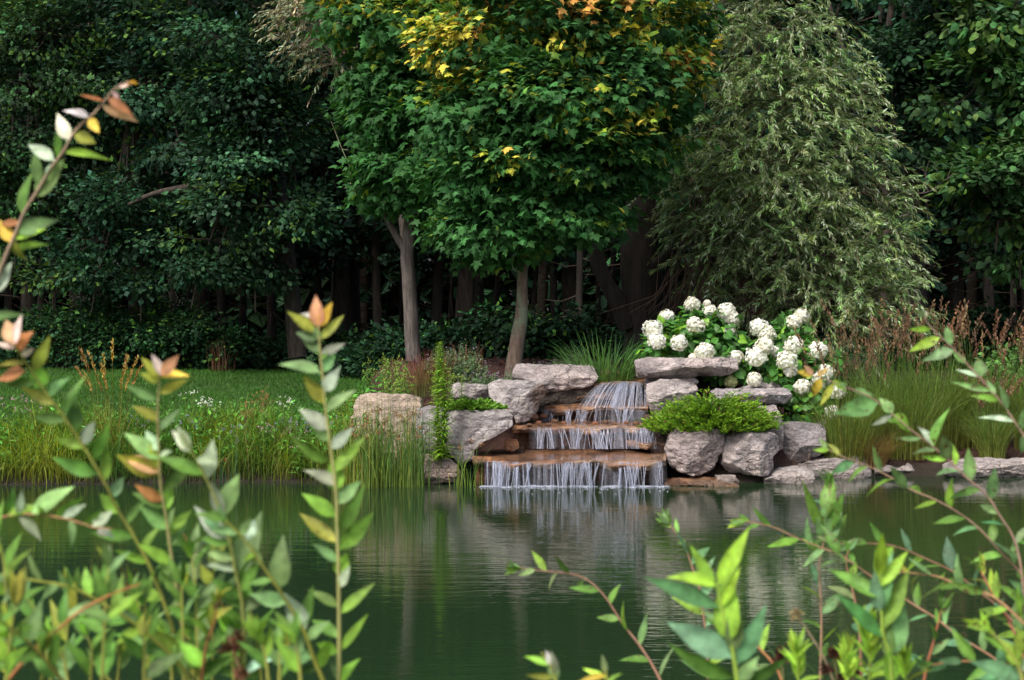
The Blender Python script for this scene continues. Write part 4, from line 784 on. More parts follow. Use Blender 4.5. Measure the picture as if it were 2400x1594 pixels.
# tall stalks with leaves up the stem
def stalk(name, label, cat, x, y, h, n, ll, col, tip=None, tipn=0, tipcol=(.8, .8, .75), group=None, lean=(0, 0), z=None, wl=.14, stemcol=(.14, .2, .06), up=.6, stems=1, taper=.5, spread=.06, tipr=.06):
    heads = []
    b = np.array([x, y, H1(x, y)[0] if z is None else z]); o = root(name, label, cat, b, group); sm = MB(); lm = MB(); fm = MB()
    for s in range(stems):
        b_ = b + (np.append(rng.normal(size=2)*spread, 0) if stems > 1 else 0); hs = h*(rng.uniform(.72, 1.0) if s else 1); tp = b_ + np.array([lean[0] + rng.normal()*.05*h*(stems > 1), lean[1], hs])
        pts = spline([b_, (b_+tp)/2 + [rng.normal()*.02, 0, 0], tp], 8); tube(sm, pts, np.linspace(.007, .003, 8), 5, stemcol)
        t = np.sort(rng.uniform(.06, .99, n)); p = np.stack([np.interp(t, np.linspace(0, 1, 8), pts[:, k]) for k in range(3)], 1); a = np.arange(n)*2.399 + s; d = np.stack([np.cos(a), np.sin(a), up*np.ones(n) + rng.normal(size=n)*.35], 1)
        nr = np.stack([-np.cos(a)*.5, -np.sin(a)*.5 - .2, np.ones(n)], 1); put(lm, T_lance(wl, .35, .2, (0, .12, .4, .75, 1)), p, d, nr, ll*(1 - taper*t**2)*rng.uniform(.75, 1.2, n), cvar(col, n, .18, .06))
        if tipn:
            q = tp + rng.normal(size=(tipn, 3))*np.array([tipr, tipr, tipr*.45])*(1 if tip != 'plume' else np.array([.7, .7, 2.6])); tubes3(fm, np.tile(tp - [0, 0, .06], (tipn, 1)), q, .0018, .001, (.14, .2, .07))
            q = np.repeat(q, 6, 0) + rng.normal(size=(tipn*6, 3))*.009; fm = fm if stems > 3 else MB(); heads.append(fm) if stems <= 3 else None; put(fm, T_quad(.45), q, rdir(len(q)), np.array([0, -.4, .8]) + rdir(len(q))*.6, .015, cvar(tipcol, len(q), .15, .05))
    part('stem', sm, M['leaf'], o); part('leaves', lm, M['grass'], o)
    for f_ in heads: part('flower_head', f_, M['petal'], o)
    if tipn and not heads: part('flowers', fm, M['petal'], o)['kind'] = 'stuff'
    return o
lime = (.20, .33, .03)
c = P(1035, 1075, 20.28); stalk('goldenrod', 'tallest bright lime goldenrod spire, rising in front of the upright grey stone', 'goldenrod', c[0], c[1], 1.5, 460, .15, np.array([.19, .36, .035]), None, 0, z=.2, wl=.085, up=.6, lean=(.03, 0), taper=.6, stems=2, spread=.05)
c = P(1037, 905, 20.45); stalk('goldenrod', 'bright yellow tuft of goldenrod buds crowning the tall spire', 'goldenrod', c[0], c[1], .72, 190, .075, (.34, .42, .035), None, 0, z=1.05, wl=.13, up=.9, taper=.8) if False else None
for px, py, Y_, h, col, l_ in ((918, 925, 21.2, .62, (.15, .29, .06), 'bushy goldenrod opening yellow green tips, left of the red tipped grass'), (948, 925, 21.3, .66, (.13, .24, .05), 'bushy goldenrod growing directly in front of the forked maple trunk'), (1068, 900, 21.5, .52, (.14, .27, .04), 'shorter goldenrod just right of the tall lime spire'), (895, 930, 21.6, .5, (.11, .20, .055), 'greyish goldenrod at the left end of the mound above the tan topped boulder'), (808, 960, 21.5, .42, (.17, .27, .06), 'small pale goldenrod standing alone on the lawn edge left of the tan topped boulder')):
    c = P(px, py, Y_); stalk('goldenrod', l_, 'goldenrod', c[0], c[1], h, 44, .085, col, 'plume', 12, (.24, .36, .06), 'goldenrods on the mound', stems=6, spread=.12, wl=.12)
GWf = 'wildflowers along the pond bank'
for px, py, Y_, h, kind, l_ in ((466, 1000, 21.2, .72, 0, 'tall wildflower with a flat white head, the highest on the grassy bank'), (502, 1005, 21.15, .62, 0, 'drooping leaved wildflower with small white heads beside the tallest white one'), (688, 1040, 21.0, .72, 0, 'white headed wildflower between the lawn and the upright willow shoot'), (655, 1040, 21.0, .5, 1, 'leafy wildflower with tiny violet buds on the bank'),
                              (575, 1060, 20.9, .68, 2, 'thin rusty sedge on the bank before the lawn'), (615, 1050, 20.95, .75, 2, 'tall rusty sedge on the bank nearest the white headed wildflower'), (45, 1060, 20.8, .75, 3, 'leafy milkweed at the left end of the bank, with pinkish buds'), (75, 1070, 20.75, .7, 3, 'leafy milkweed beside the one at the left end of the bank'), (12, 1060, 20.8, .7, 3, 'leafy milkweed half cut off at the left end of the bank'), (150, 1060, 20.9, .5, 1, 'leafy wildflower under the leaning willow shoot on the bank'),
                              (345, 1060, 20.9, .5, 1, 'bushy wildflower on the bank behind the straight willow shoot'), (430, 1070, 20.8, .55, 1, 'bushy wildflower on the bank below the tall white heads'), (540, 1070, 20.8, .5, 1, 'bushy wildflower on the bank below the rusty sedge'), (620, 1085, 20.7, .55, 3, 'pale green milkweed stalk near the water, before the lawn'), (720, 1070, 20.8, .55, 1, 'bushy wildflower on the bank close to the upright willow shoot'), (775, 1050, 21.0, .5, 1, 'bushy wildflower on the bank next to the tan topped boulder'), (700, 1100, 20.55, .5, 3, 'milkweed stalk at the waterline near the upright willow shoot')):
    c = P(px, py, Y_)
    if kind == 0: stalk('wildflower', l_, 'wildflower', c[0], c[1], h, 26, .12, (.11, .22, .06), 'flat', 8, (.66, .72, .66), GWf, stems=2, spread=.04)
    elif kind == 1: stalk('wildflower', l_, 'wildflower', c[0], c[1], h, 34, .085, (.11, .23, .05), 'flat', 2, (.26, .24, .45), GWf, stems=7, spread=.12)
    elif kind == 2: stalk('sedge', l_, 'sedge', c[0], c[1], h, 12, .2, (.16, .2, .05), 'plume', 22, (.30, .15, .07), GWf, stems=2, spread=.05, wl=.04, up=1.2)
    else: stalk('milkweed', l_, 'wildflower', c[0], c[1], h, 40, .12, (.10, .25, .05), 'flat', 4, (.5, .3, .4), GWf, stems=2, spread=.05, wl=.14)
c = P(262, 1075, 20.75); clump('sedge', 'tall yellow sedge with drooping tawny seed heads on the left of the bank', 'sedge', c[0], c[1], 90, 1.02, .14, .38, .007, (.24, .25, .04), (.25, .25, .05), None, (16, 1.1, (.33, .22, .06), 1.1), None, .35)
c = P(302, 1090, 20.6); clump('sedge', 'yellow sedge tuft right beside the tall one with tawny heads', 'sedge', c[0], c[1], 70, .8, .12, .45, .007, (.24, .25, .04), (.26, .28, .05))
# ------------------------------------------------------------------ undergrowth at the wood's edge
GU = 'leafy bushes at the edge of the wood'
def bush(label, px, py, Y_, rx, h, n, size, col, T=HEART, white=0, group=GU, name='bush'):
    b = P(px, py, Y_); b[2] = H1(b[0], b[1])[0]; o = root(name, label, 'bush', b, group); lobes = []
    for k in range(5): lobes.append((b + np.array([rng.uniform(-.8, .8)*rx, rng.uniform(-.3, .3), h*rng.uniform(.2, .72)]), np.array([rx*rng.uniform(.3, .5), .4, h*rng.uniform(.2, .38)]), n//5))
    C, O, Lc = clusters(lobes, .2); sm = MB(); tubes3(sm, np.tile(b, (len(C), 1)) + rng.normal(size=(len(C), 3))*np.array([.25*rx, .1, 0]), C, .009, .004, (.5, .4, .35)); part('stems', sm, M['bark_d'], o)
    cm = MB(); foliage(cm, T, C, O, 26, .17, size*.85, dark_col(np.array(col), .14 if col[0] > .02 else .05, (.10, .24, .045)), .3, .75, .6); part('leaves', cm, M['leaf'], o)
    if white:
        top = C[np.argsort(-C[:, 2])[:white]]; fm = MB(); q = np.repeat(top + [0, -.08, .12], 26, 0) + rng.normal(size=(26*len(top), 3))*np.array([.09, .05, .03]); put(fm, T_quad(.45), q, rdir(len(q)), rdir(len(q)) + [0, -.5, .8], .03, cvar((.45, .45, .42), len(q), .15, .04)); part('flowers', fm, M['petal'], o)
UB = [(20, 855, 32.2, .9, .8, 0, 'low dark bush at the left end of the lawn'), (90, 850, 32.4, .8, 1.35, 0, 'upright leafy bush behind the leaning willow shoot'), (190, 852, 32.0, 1.0, 1.45, 5, 'bush with scattered white flowers, left of the tawny sedge'), (275, 855, 32.2, .9, 1.3, 2, 'rounded green bush behind the tawny sedge heads'), (370, 852, 32.0, 1.0, 1.5, 5, 'tall bush with white flower heads in the middle of the lawn edge'), (450, 856, 32.2, .9, .85, 1, 'dark green bush between the white flowered bush and the brush heap'),
      (540, 858, 32.4, 1.0, .7, 0, 'low broad leaved bush behind the dry stems'), (640, 860, 32.2, 1.0, .75, 0, 'blue green broad leaved bush at the far lawn edge behind the upright willow shoot'), (735, 855, 32, .9, .8, 1, 'dark bush at the end of the lawn next to the goldenrods'), (840, 845, 30.5, .9, .8, 0, 'dark bush on the left of the forked maple trunk'), (905, 835, 29.5, .8, .75, 4, 'dark bush with small white flower sprays touching the forked maple trunk'), (1020, 830, 29, .9, .6, 0, 'dark bush behind the red tipped grass'),
      (1090, 825, 29.5, .9, .95, 0, 'glossy leaved bush left of the lichen spotted maple trunk'), (1165, 828, 29.5, .7, .85, 0, 'glossy leaved bush directly behind the lichen spotted maple trunk'), (1265, 828, 29, .8, .7, 0, 'thin leafy bush between the lichen spotted trunk and the fountain grass'), (1350, 825, 28.5, .8, .85, 0, 'leafy bush behind the fountain of broad grass'), (1590, 800, 28, .9, 1.0, 0, 'dark bush behind the highest hydrangea heads'), (1730, 790, 27.5, .9, .9, 0, 'dark bush under the willow fringe behind the hydrangeas'),
      (2150, 830, 29.5, 1.1, 1.1, 0, 'very dark bush behind the russet plumes'), (2290, 835, 29.5, 1.1, 1.0, 0, 'very dark bush under the bright heart leaved tree'), (2390, 900, 25.5, .6, .95, 0, 'green leafy bush at the right end of the ornamental grass bed')]
for px, py, Y_, rx, h, wht, l_ in UB:
    rgt = px > 2300 and Y_ < 27; bush(l_, px, py, Y_, rx, h, 130 if px < 500 or px > 1500 else 75, .105 if not rgt else .08, (.026, .078, .032) if px < 500 else ((.075, .17, .05) if rgt else ((.014, .042, .020) if px < 2000 else (.010, .032, .014))), HEART if px > 400 else FOLD, wht)
mb = MB(); p = scatter(16000, -13, 14, 30, 46, lambda x, y, t: (t > 11.3)); n = len(p); p[:, 2] += rng.uniform(0, .45, n)**1.3; put(mb, FOLD, p, rdir(n)*np.array([1, 1, .5]), np.array([0, -.3, 1.]) + rdir(n)*.5, rng.uniform(.07, .16, n), cvar((.022, .065, .03), n, .3, .1))
single('undergrowth', mb, M['leaf'], 'dark low undergrowth covering the floor of the wood', 'undergrowth', kind='stuff')
# dead bough with pale lichen left of the maples, bare twigs on the right, dry stems
def bough(label, pts, r, forks, mat='bark_l', tint=(1.3, 1.5, 1.2), name='dead_branch', grp=None):
    tm = MB(); q = [P(*a) for a in pts]; tube(tm, spline(q, 40), np.linspace(r, r*.3, 40), 6, tint, .15)
    for f in forks: tube(tm, spline([P(*a) for a in f], 14), np.linspace(r*.5, r*.2, 14), 5, tint, .1)
    return single(name, tm, M[mat], label, 'branch', grp)
bough('pale lichen covered dead branch hanging in the dark gap left of the forked maple', [(868, 470, 27.6), (828, 400, 27.3), (824, 398, 27.3), (822, 430, 27.2), (838, 462, 27.2)], .014, [[(824, 400, 27.3), (802, 350, 27.3), (790, 320, 27.4), (776, 284, 27.5)], [(822, 430, 27.2), (806, 442, 27.2)], [(802, 350, 27.3), (818, 352, 27.3)], [(828, 400, 27.3), (850, 408, 27.3)]])
bough('bare grey twigs fanning out between the olive willow and the bright heart leaved tree', [(2130, 455, 27), (2175, 450, 26.8), (2205, 430, 26.8), (2238, 405, 26.8)], .010, [[(2175, 450, 26.8), (2165, 400, 26.8), (2150, 378, 26.8)], [(2185, 445, 26.8), (2170, 410, 26.8), (2178, 375, 26.8)], [(2205, 430, 26.8), (2196, 400, 26.8), (2188, 380, 26.8)], [(2215, 424, 26.8), (2232, 425, 26.8)], [(2165, 400, 26.8), (2140, 388, 26.8)], [(2220, 420, 26.8), (2232, 385, 26.8)]], 'bark', (1.1, 1, 1))
c = P(520, 858, 31.6); clump('brush_heap', 'heap of dry brown stems leaning together at the lawn edge in front of the wood', 'dry stems', c[0], c[1], 60, .75, .25, .2, .012, (.16, .085, .05), (.20, .11, .07), mat='leaf')
c = P(1870, 1092, 21.1); clump('dry_grass', 'thin dead grass stems in front of the dark grey block boulder', 'dry grass', c[0], c[1], 26, .32, .16, .3, .004, (.25, .17, .13), (.33, .25, .2))
c = P(1800, 1100, 20.8)

# ------------------------------------------------------------------ hydrangeas
def flower_head(c, r, col, n=280):
    mb = MB(); d = rdir(n); d = d[(d[:, 1] < .6)]; n = len(d); r3 = np.array([r, r*.9, r*.92]); bump = 1 + .32*fbm(d*2.0 + c*9, 2)
    p = c + d*r3*(bump*rng.uniform(.9, 1.05, n))[:, None]; cc = cvar(col, n, .05, .02); nn = nrm(d + rdir(n)*.5); u = nrm(np.cross(nn, rdir(n))); w = np.cross(nn, u)
    for k in range(4):
        a = k*np.pi/2; put(mb, (np.array([[0, 0, 0], [.5, .6, .04], [0, 1, -.06], [-.5, .6, .04]]), [np.array([[0, 1, 2, 3]])]), p, u*math.cos(a) + w*math.sin(a), nn, .019*rng.uniform(.8, 1.15, n), cc)
    th = np.linspace(0, np.pi, 8); ph = np.arange(12)/12*2*np.pi; v = np.stack([np.sin(th)[:, None]*np.cos(ph), np.sin(th)[:, None]*np.sin(ph), np.cos(th)[:, None]*np.ones(12)], -1).reshape(-1, 3)
    i = np.arange(7)[:, None]*12; j = np.arange(12)[None]; k = (j+1) % 12; mb.add(c + v*r3*.78, np.stack([i+j, i+12+j, i+12+k, i+k], -1).reshape(-1, 4), np.array(col)*np.array([.8, .82, .7]))
    return mb
HY_ = [(1622, 714, 17, 22.6), (1657, 711, 8, 22.7), (1664, 731, 16, 22.6), (1703, 730, 20, 22.5), (1716, 746, 17, 22.45), (1563, 742, 16, 22.5), (1630, 764, 19, 22.2), (1711, 774, 11, 22.3), (1530, 772, 22, 22.2), (1540, 800, 22, 22.05), (1591, 803, 18, 22.1), (1652, 825, 20, 22.0), (1625, 839, 12, 22.0), (1725, 838, 16, 22.0),
       (1861, 754, 19, 22.3), (1879, 740, 18, 22.35), (1779, 768, 20, 22.3), (1798, 784, 20, 22.25), (1792, 810, 19, 22.1), (1772, 836, 25, 21.9), (1821, 825, 15, 22.2), (1859, 812, 23, 22.1), (1845, 845, 26, 21.9), (1852, 869, 14, 21.9), (1916, 823, 23, 22.1), (1935, 873, 20, 22.0), (1922, 893, 22, 21.9), (1962, 917, 22, 21.8), (1880, 907, 17, 21.8), (1950, 967, 18, 21.75), (1769, 889, 16, 21.9), (1713, 895, 14, 22.0)]
GH = 'white hydrangea bushes behind the capstones'
def hydrangea(label, heads, base, lobes, nleaf):
    o = root('hydrangea', label, 'hydrangea', base, GH); sm = MB(); hc = np.array([P(a, b, y-.24+rng.uniform(0, .14)) for a, b, r, y in heads])
    for h_ in hc: tube(sm, spline([base + rng.normal(size=3)*np.array([.12, .06, 0]), (base+h_)/2 + [0, .05, .08], h_], 10), np.linspace(.009, .004, 10), 5, (.10, .16, .04))
    part('stems', sm, M['leaf'], o); C, O, Lc = clusters(lobes, .45); lm = MB(); m = len(C)
    hd = O*.8 + rdir(m)*.6; hd[:, 2] -= .45; put(lm, HEART, C, hd, O*.9 + [0, -.35, .7] + rdir(m)*.4, .12*rng.uniform(.6, 1.2, m), cvar(np.where((rnd(m) < .15)[:, None], np.array([.17, .37, .035]), np.array([.06, .19, .035])), m, .2, .06)); part('leaves', lm, M['hyd'], o)
    for (a, b, r, y), c in zip(heads, hc):
        cream = sst(.0, 1, rng.uniform(0, 1)); col = np.array([.86, .90, .96])*(1-.06*cream) + np.array([.0, -.02, -.08])*cream
        if (a, b) in ((1713, 895),): col = np.array([.45, .50, .25])
        part('flower_head', flower_head(c, r/F*y*rng.uniform(.92, 1.16), col), M['petal'], o)
bh = P(1640, 872, 22.6); bh[2] = H1(bh[0], bh[1])[0]
hydrangea('white hydrangea bush directly behind the long capstone, spreading to the willow trunk', [h for h in HY_ if h[0] < 1745], bh, [lob(1600, 800, 22.35, 85, 55, .4, 230), lob(1680, 790, 22.4, 70, 65, .4, 210), lob(1640, 760, 22.5, 80, 45, .3, 130), lob(1540, 820, 22.2, 50, 35, .3, 90), lob(1700, 850, 22.2, 70, 50, .35, 140), lob(1560, 790, 22.3, 40, 50, .3, 80)], 0)
bh = P(1850, 960, 22.2); bh[2] = H1(bh[0], bh[1])[0]
hydrangea('white hydrangea bush next to the ornamental grass, drooping behind the dark grey block boulder', [h for h in HY_ if h[0] >= 1745], bh, [lob(1820, 820, 22.3, 70, 60, .4, 210), lob(1870, 850, 22.2, 75, 65, .4, 230), lob(1850, 780, 22.4, 45, 45, .3, 100), lob(1900, 920, 21.95, 60, 60, .35, 190), lob(1870, 965, 21.75, 45, 30, .25, 80), lob(1790, 880, 22.1, 50, 45, .35, 120), lob(1940, 880, 22.1, 40, 60, .3, 100), lob(1855, 915, 21.9, 40, 35, .25, 80)], 0)

# ------------------------------------------------------------------ spreading junipers
def juniper(label, c, rx, ry, rz, n, L_, cols):
    o = root('juniper', label, 'juniper', c, 'spreading junipers over the boulders'); bm = MB(); nm = MB()
    a = rnd(n)*2*np.pi; el = rnd(n); d = np.stack([np.cos(a)*(1-.2*el), np.sin(a)*(1-.2*el), -.12 + .5*el**1.5], 1); d = nrm(d*np.array([rx, ry, rz])/rx); d[:, 1] -= .12
    wob = 1 + .55*fbm(np.stack([np.cos(a)*2.2, np.sin(a)*2.2, 0*a + c[0]], 1), 2); rx = rx*wob; ry = ry*wob; rz = rz*(1 + .9*fbm(np.stack([np.cos(a)*3, np.sin(a)*3, 0*a + 9 + c[0]], 1), 2))
    fr = np.sqrt(rnd(n)); T0 = c + np.stack([np.cos(a)*rx*fr*.85, np.sin(a)*ry*fr*.85, rz*(1-fr**1.8)*rng.uniform(.55, 1.05, n)], 1); d[:, 2] += .12
    tubes3(bm, np.tile(c - [0, 0, .05], (n, 1)), T0, .008, .004, (.6, .5, .4), .05); part('branches', bm, M['bark_d'], o)
    per = 34; ix = np.repeat(np.arange(n), per); t = rng.uniform(0, 1, n*per); ln = L_*rng.uniform(.6, 1.3, n); p = T0[ix] + d[ix]*((t-.25)*ln[ix])[:, None]; p[:, 2] += .10*t*t*ln[ix]
    sd = rdir(n*per)*np.array([1, 1, .55]); wide = .05*(1-t*.8); p = p + sd*(wide*rnd(n*per))[:, None]; m = len(p)
    hd = d[ix]*1.1 + sd*.9 + [0, 0, .35]; tone = np.clip(t*.9 + rng.normal(size=m)*.15 + (rnd(n)*.3)[ix], 0, 1)[:, None]; cc = np.array(cols[0])*(1-tone) + np.array(cols[1])*tone
    cc = np.where((rnd(m) < .025)[:, None], np.array([.2, .13, .05]), cc); put(nm, T_quad(.17), p, hd, rdir(m) + [0, -.4, .7], .052*rng.uniform(.6, 1.25, m), cvar(cc, m, .18, .05)); part('needles', nm, M['needle'], o)
jc = P(1672, 1012, 20.75); juniper('bright green spreading juniper cascading between the slabs and the two front boulders', jc, .70, .42, .38, 620, .30, ((.035, .11, .015), (.165, .32, .022)))
jc = P(1112, 962, 20.85); juniper('small low juniper growing on the mulch above the overhanging grey boulder', jc, .28, .2, .10, 120, .15, ((.045, .14, .02), (.13, .29, .03)))
#@@shoots
# ------------------------------------------------------------------ willow shoots on the near bank
CC = dict(green=(.105, .225, .042), bright=(.17, .325, .042), lime=(.26, .44, .05), olive=(.27, .31, .05), silver=(.34, .43, .31), silverg=(.165, .285, .105), white=(.72, .73, .73), orange=(.42, .20, .08), peach=(.52, .31, .17), pink=(.66, .50, .48), blueg=(.11, .25, .12), dark=(.06, .16, .045), oryel=(.50, .36, .06), grayg=(.14, .26, .10))
LT = [T_lance(.17, .12, .22), T_lance(.19, .30, .30), T_lance(.165, -.08, .25), T_lance(.18, .5, .35)]
RIB = np.array([1, 1.35, .97]*9)
GS = ['young willow shoots on the near bank']
def shoot(label, pts, y0, y1, base=(0, .6), col='green', leaf=.055, gap=.026, explicit=(), auto=(0, 1), stemcol=(.30, .34, .07), r=.0035, tipcols=('orange', 'olive', 'pink'), mix=(('green', .5), ('bright', .2), ('silverg', .2), ('silver', .1)), wid=1., mat='shoot', ang=.85, name='willow_shoot', below=True, cat='willow shoot', ntip=4):
    """pts in photo pixels from tip to foot; y0, y1 distance at tip and at the last traced point; then down to the ground"""
    k = np.linspace(0, 1, len(pts)); W3 = np.array([P(a, b, y0*(1-t) + y1*t) for (a, b), t in zip(pts, k)])
    foot = W3[-1].copy(); d = W3[-1]-W3[-2]; foot[0] += base[0]; foot[1] += base[1]*.3; foot[2] = H1(foot[0], foot[1])[0] - .05
    n = max(24, len(pts)*6); up = spline(W3, n); mid = (W3[-1] + foot)/2 + nrm(d)*.06; lo = spline([W3[-1], mid, foot], 14)[1:]
    o = root(name, label, cat, foot, GS[0]); sm = MB(); al = np.vstack([up, lo]); rr = np.concatenate([np.linspace(r*.35, r, n), np.linspace(r, r*1.6, 13)])
    sc = np.array(stemcol)*(1 + .25*fbm(al*14, 2)[:, None]); tube(sm, al, rr, 8, sc); part('stem', sm, M['twig'], o)
    lm = MB(); names = [m_[0] for m_ in mix]; pr = np.array([m_[1] for m_ in mix]); pr = pr/pr.sum()
    L = np.concatenate([[0], np.cumsum(np.linalg.norm(np.diff(up, axis=0), axis=1))]); q = auto[0]*L[-1] + gap*.3; i = 0; ph = rng.uniform(0, 6.28); items = []
    while q < auto[1]*L[-1]:
        p = np.array([np.interp(q, L, up[:, c]) for c in range(3)]); j = min(max(np.searchsorted(L, q), 1), n-1); t = nrm(up[j-1]-up[j])
        e1 = nrm(np.cross(t, [0, 1, 0])); e2 = np.cross(t, e1); a = ph + i*2.4 + rng.normal()*.25
        side = e1*math.cos(a)*1.25 + e2*math.sin(a)*.65; s_ = min(1, .5 + q/.18)
        dr = t*math.cos(ang*rng.uniform(.75, 1.15)) + nrm(side)*math.sin(ang); c = CC[rng.choice(names, p=pr)]
        if q < .05 + .03*rng.uniform() and tipcols: c = CC[rng.choice(tipcols)]; dr = t*.9 + nrm(side)*.45
        nr = t*.45 - nrm(side)*.35 + np.array([0, -.8, .3]) + rdir(1)[0]*.45
        items.append((p, dr, nr, leaf*s_*rng.uniform(.8, 1.2), wid*rng.uniform(.85, 1.2), c)); q += gap*(.65 + .35*s_)*rng.uniform(.75, 1.25); i += 1
    if tipcols and auto[0] == 0 and ntip:
        t = nrm(up[0]-up[2])
        for a in range(ntip): items.append((up[0], t + rdir(1)[0]*.45, rdir(1)[0] + [0, -.7, .2], leaf*rng.uniform(.45, .75), wid, CC[rng.choice(tipcols)]))
    for bx, by, tx, ty, cn, w in explicit:
        kk = np.argmin(np.linalg.norm(np.stack([CX + up[:, 0]/up[:, 1]*F - bx, HY + (CZ-up[:, 2])/up[:, 1]*F - by], 1), axis=1)); Yd = up[kk, 1]
        A = P(bx, by, Yd); A = up[kk]*.8 + A*.2; B = P(tx, ty, Yd + rng.normal()*.012); d3 = B-A; items.append((A, d3, np.array([rng.normal()*.35, -.85, .35 + rng.normal()*.3]), np.linalg.norm(d3)*1.06, w/.36, CC[cn]))
    for T in range(len(LT)):
        sel = [x for z_, x in enumerate(items) if (z_*7 + len(items)) % 4 == T]
        if sel:
            a = [np.array([s[k_] for s in sel]) for k_ in range(3)]; put(lm, LT[T], a[0], a[1], a[2], np.array([s[3] for s in sel]), cvar(np.array([s[5] for s in sel]), len(sel), .20, .06), np.array([s[4] for s in sel]), RIB)
    part('leaves', lm, M[mat], o); return o
ST = dict(y=(.34, .36, .07), p=(.36, .22, .14), r=(.34, .13, .07), b=(.30, .14, .05))
shoot('tallest arching willow shoot, with white and orange tip leaves against the dark wood', [(304, 190), (268, 210), (223, 263), (179, 304), (147, 357), (118, 397), (89, 446), (58, 496), (36, 549), (9, 612), (-10, 670), (-45, 790)], 2.75, 2.9, (-.12, .6), auto=(.93, 1), stemcol=(.40, .29, .20), r=.0042, explicit=[(300, 196, 316, 186, 'oryel', .4), (268, 210, 312, 192, 'pink', .3), (262, 215, 284, 237, 'pink', .42), (238, 232, 188, 226, 'orange', .25), (255, 228, 307, 264, 'orange', .3), (236, 250, 320, 283, 'peach', .26), (205, 275, 164, 248, 'white', .46), (203, 273, 233, 311, 'oryel', .55), (158, 330, 133, 269, 'white', .46), (178, 318, 220, 333, 'olive', .6), (150, 361, 246, 355, 'bright', .2), (127, 370, 143, 288, 'green', .26), (122, 375, 63, 329, 'silver', .32), (94, 432, 78, 354, 'silverg', .36), (104, 412, 108, 385, 'silver', .3), (91, 466, 152, 378, 'silverg', .45), (53, 500, 54, 404, 'green', .32), (50, 520, -2, 522, 'orange', .32), (42, 548, 107, 512, 'silverg', .46), (30, 560, 108, 541, 'bright', .24), (38, 592, 108, 559, 'bright', .24), (20, 570, 0, 515, 'oryel', .5), (25, 560, 42, 612, 'olive', .5), (2, 690, 30, 618, 'silver', .46), (-5, 640, -30, 560, 'green', .4)])
shoot('leaning willow shoot with an orange tip, crossing the left end of the lawn', [(34, 808), (40, 820), (65, 856), (101, 910), (144, 968), (180, 1022), (216, 1080), (252, 1144), (274, 1192), (310, 1250), (354, 1334), (398, 1453), (425, 1555), (436, 1600)], 2.55, 2.75, (.05, .5), auto=(.62, 1), stemcol=ST['y'], r=.0038, explicit=[(30, 805, 8, 745, 'peach', .45), (38, 800, 44, 742, 'pink', .4), (40, 815, 55, 783, 'orange', .75), (38, 818, -10, 806, 'pink', .35), (48, 835, 78, 820, 'pink', .5), (80, 875, 116, 792, 'olive', .35), (58, 850, -12, 845, 'olive', .2), (97, 912, 80, 853, 'bright', .7), (78, 895, 10, 905, 'green', .25), (20, 900, -8, 885, 'orange', .5), (112, 928, 138, 882, 'silverg', .55), (128, 948, 55, 910, 'olive', .3), (150, 975, 180, 880, 'green', .25), (158, 985, 75, 975, 'green', .3), (172, 1010, 178, 940, 'green', .5), (190, 1045, 223, 990, 'silver', .6), (195, 1050, 130, 1022, 'bright', .3), (215, 1078, 255, 1000, 'green', .35), (222, 1118, 120, 1080, 'green', .3), (245, 1130, 256, 1055, 'bright', .4), (262, 1170, 283, 1118, 'blueg', .5), (280, 1205, 232, 1158, 'bright', .45), (300, 1235, 330, 1160, 'green', .3), (312, 1262, 215, 1250, 'green', .3), (330, 1290, 362, 1278, 'bright', .4)])
shoot('straight willow shoot with a rosette of orange tip leaves in front of the lawn', [(376, 880), (374, 892), (370, 960), (372, 1040), (374, 1090), (378, 1148), (390, 1215), (403, 1312), (415, 1380), (427, 1460), (440, 1600)], 2.6, 2.7, (.02, .5), auto=(.42, 1), stemcol=(.38, .36, .14), r=.0036, explicit=[(376, 888, 335, 840, 'olive', .42), (374, 880, 366, 828, 'pink', .45), (380, 878, 418, 835, 'peach', .5), (382, 886, 440, 868, 'oryel', .4), (376, 895, 332, 875, 'olive', .5), (376, 920, 435, 885, 'olive', .3), (368, 940, 300, 903, 'silverg', .3), (372, 990, 318, 945, 'olive', .42), (374, 1010, 420, 955, 'silverg', .3), (373, 1060, 335, 1005, 'silver', .38), (374, 1065, 405, 1060, 'silver', .4), (373, 1080, 300, 1012, 'silverg', .35), (376, 1110, 270, 1072, 'olive', .4), (378, 1105, 300, 1055, 'peach', .5), (378, 1100, 350, 1040, 'olive', .4), (380, 1150, 450, 1080, 'green', .3), (383, 1175, 318, 1140, 'orange', .4), (386, 1200, 395, 1130, 'bright', .45), (392, 1240, 330, 1190, 'silverg', .4), (396, 1260, 440, 1190, 'bright', .35)])
shoot('silvery willow shoot with large pale leaves in front of the grassy bank', [(425, 1015), (444, 1050), (465, 1086), (491, 1139), (522, 1210), (540, 1276), (553, 1343), (567, 1409), (571, 1475), (571, 1600)], 2.5, 2.6, (-.02, .5), auto=(.55, 1), stemcol=(.36, .40, .10), r=.0036, tipcols=('silver', 'silverg'), explicit=[(444, 1053, 417, 1000, 'silver', .42), (440, 1060, 408, 1010, 'silver', .4), (489, 1120, 501, 1033, 'silver', .42), (528, 1212, 545, 1105, 'silverg', .42), (482, 1115, 375, 1066, 'green', .32), (527, 1264, 455, 1200, 'silver', .36), (520, 1215, 495, 1130, 'silver', .36), (558, 1350, 600, 1208, 'silverg', .36), (540, 1275, 470, 1262, 'green', .35), (535, 1250, 490, 1215, 'blueg', .5), (548, 1310, 478, 1290, 'silverg', .35), (560, 1360, 610, 1300, 'green', .32), (565, 1400, 500, 1360, 'green', .4), (568, 1430, 625, 1380, 'silverg', .45), (570, 1470, 515, 1430, 'bright', .4), (462, 1080, 500, 1080, 'silver', .4)])
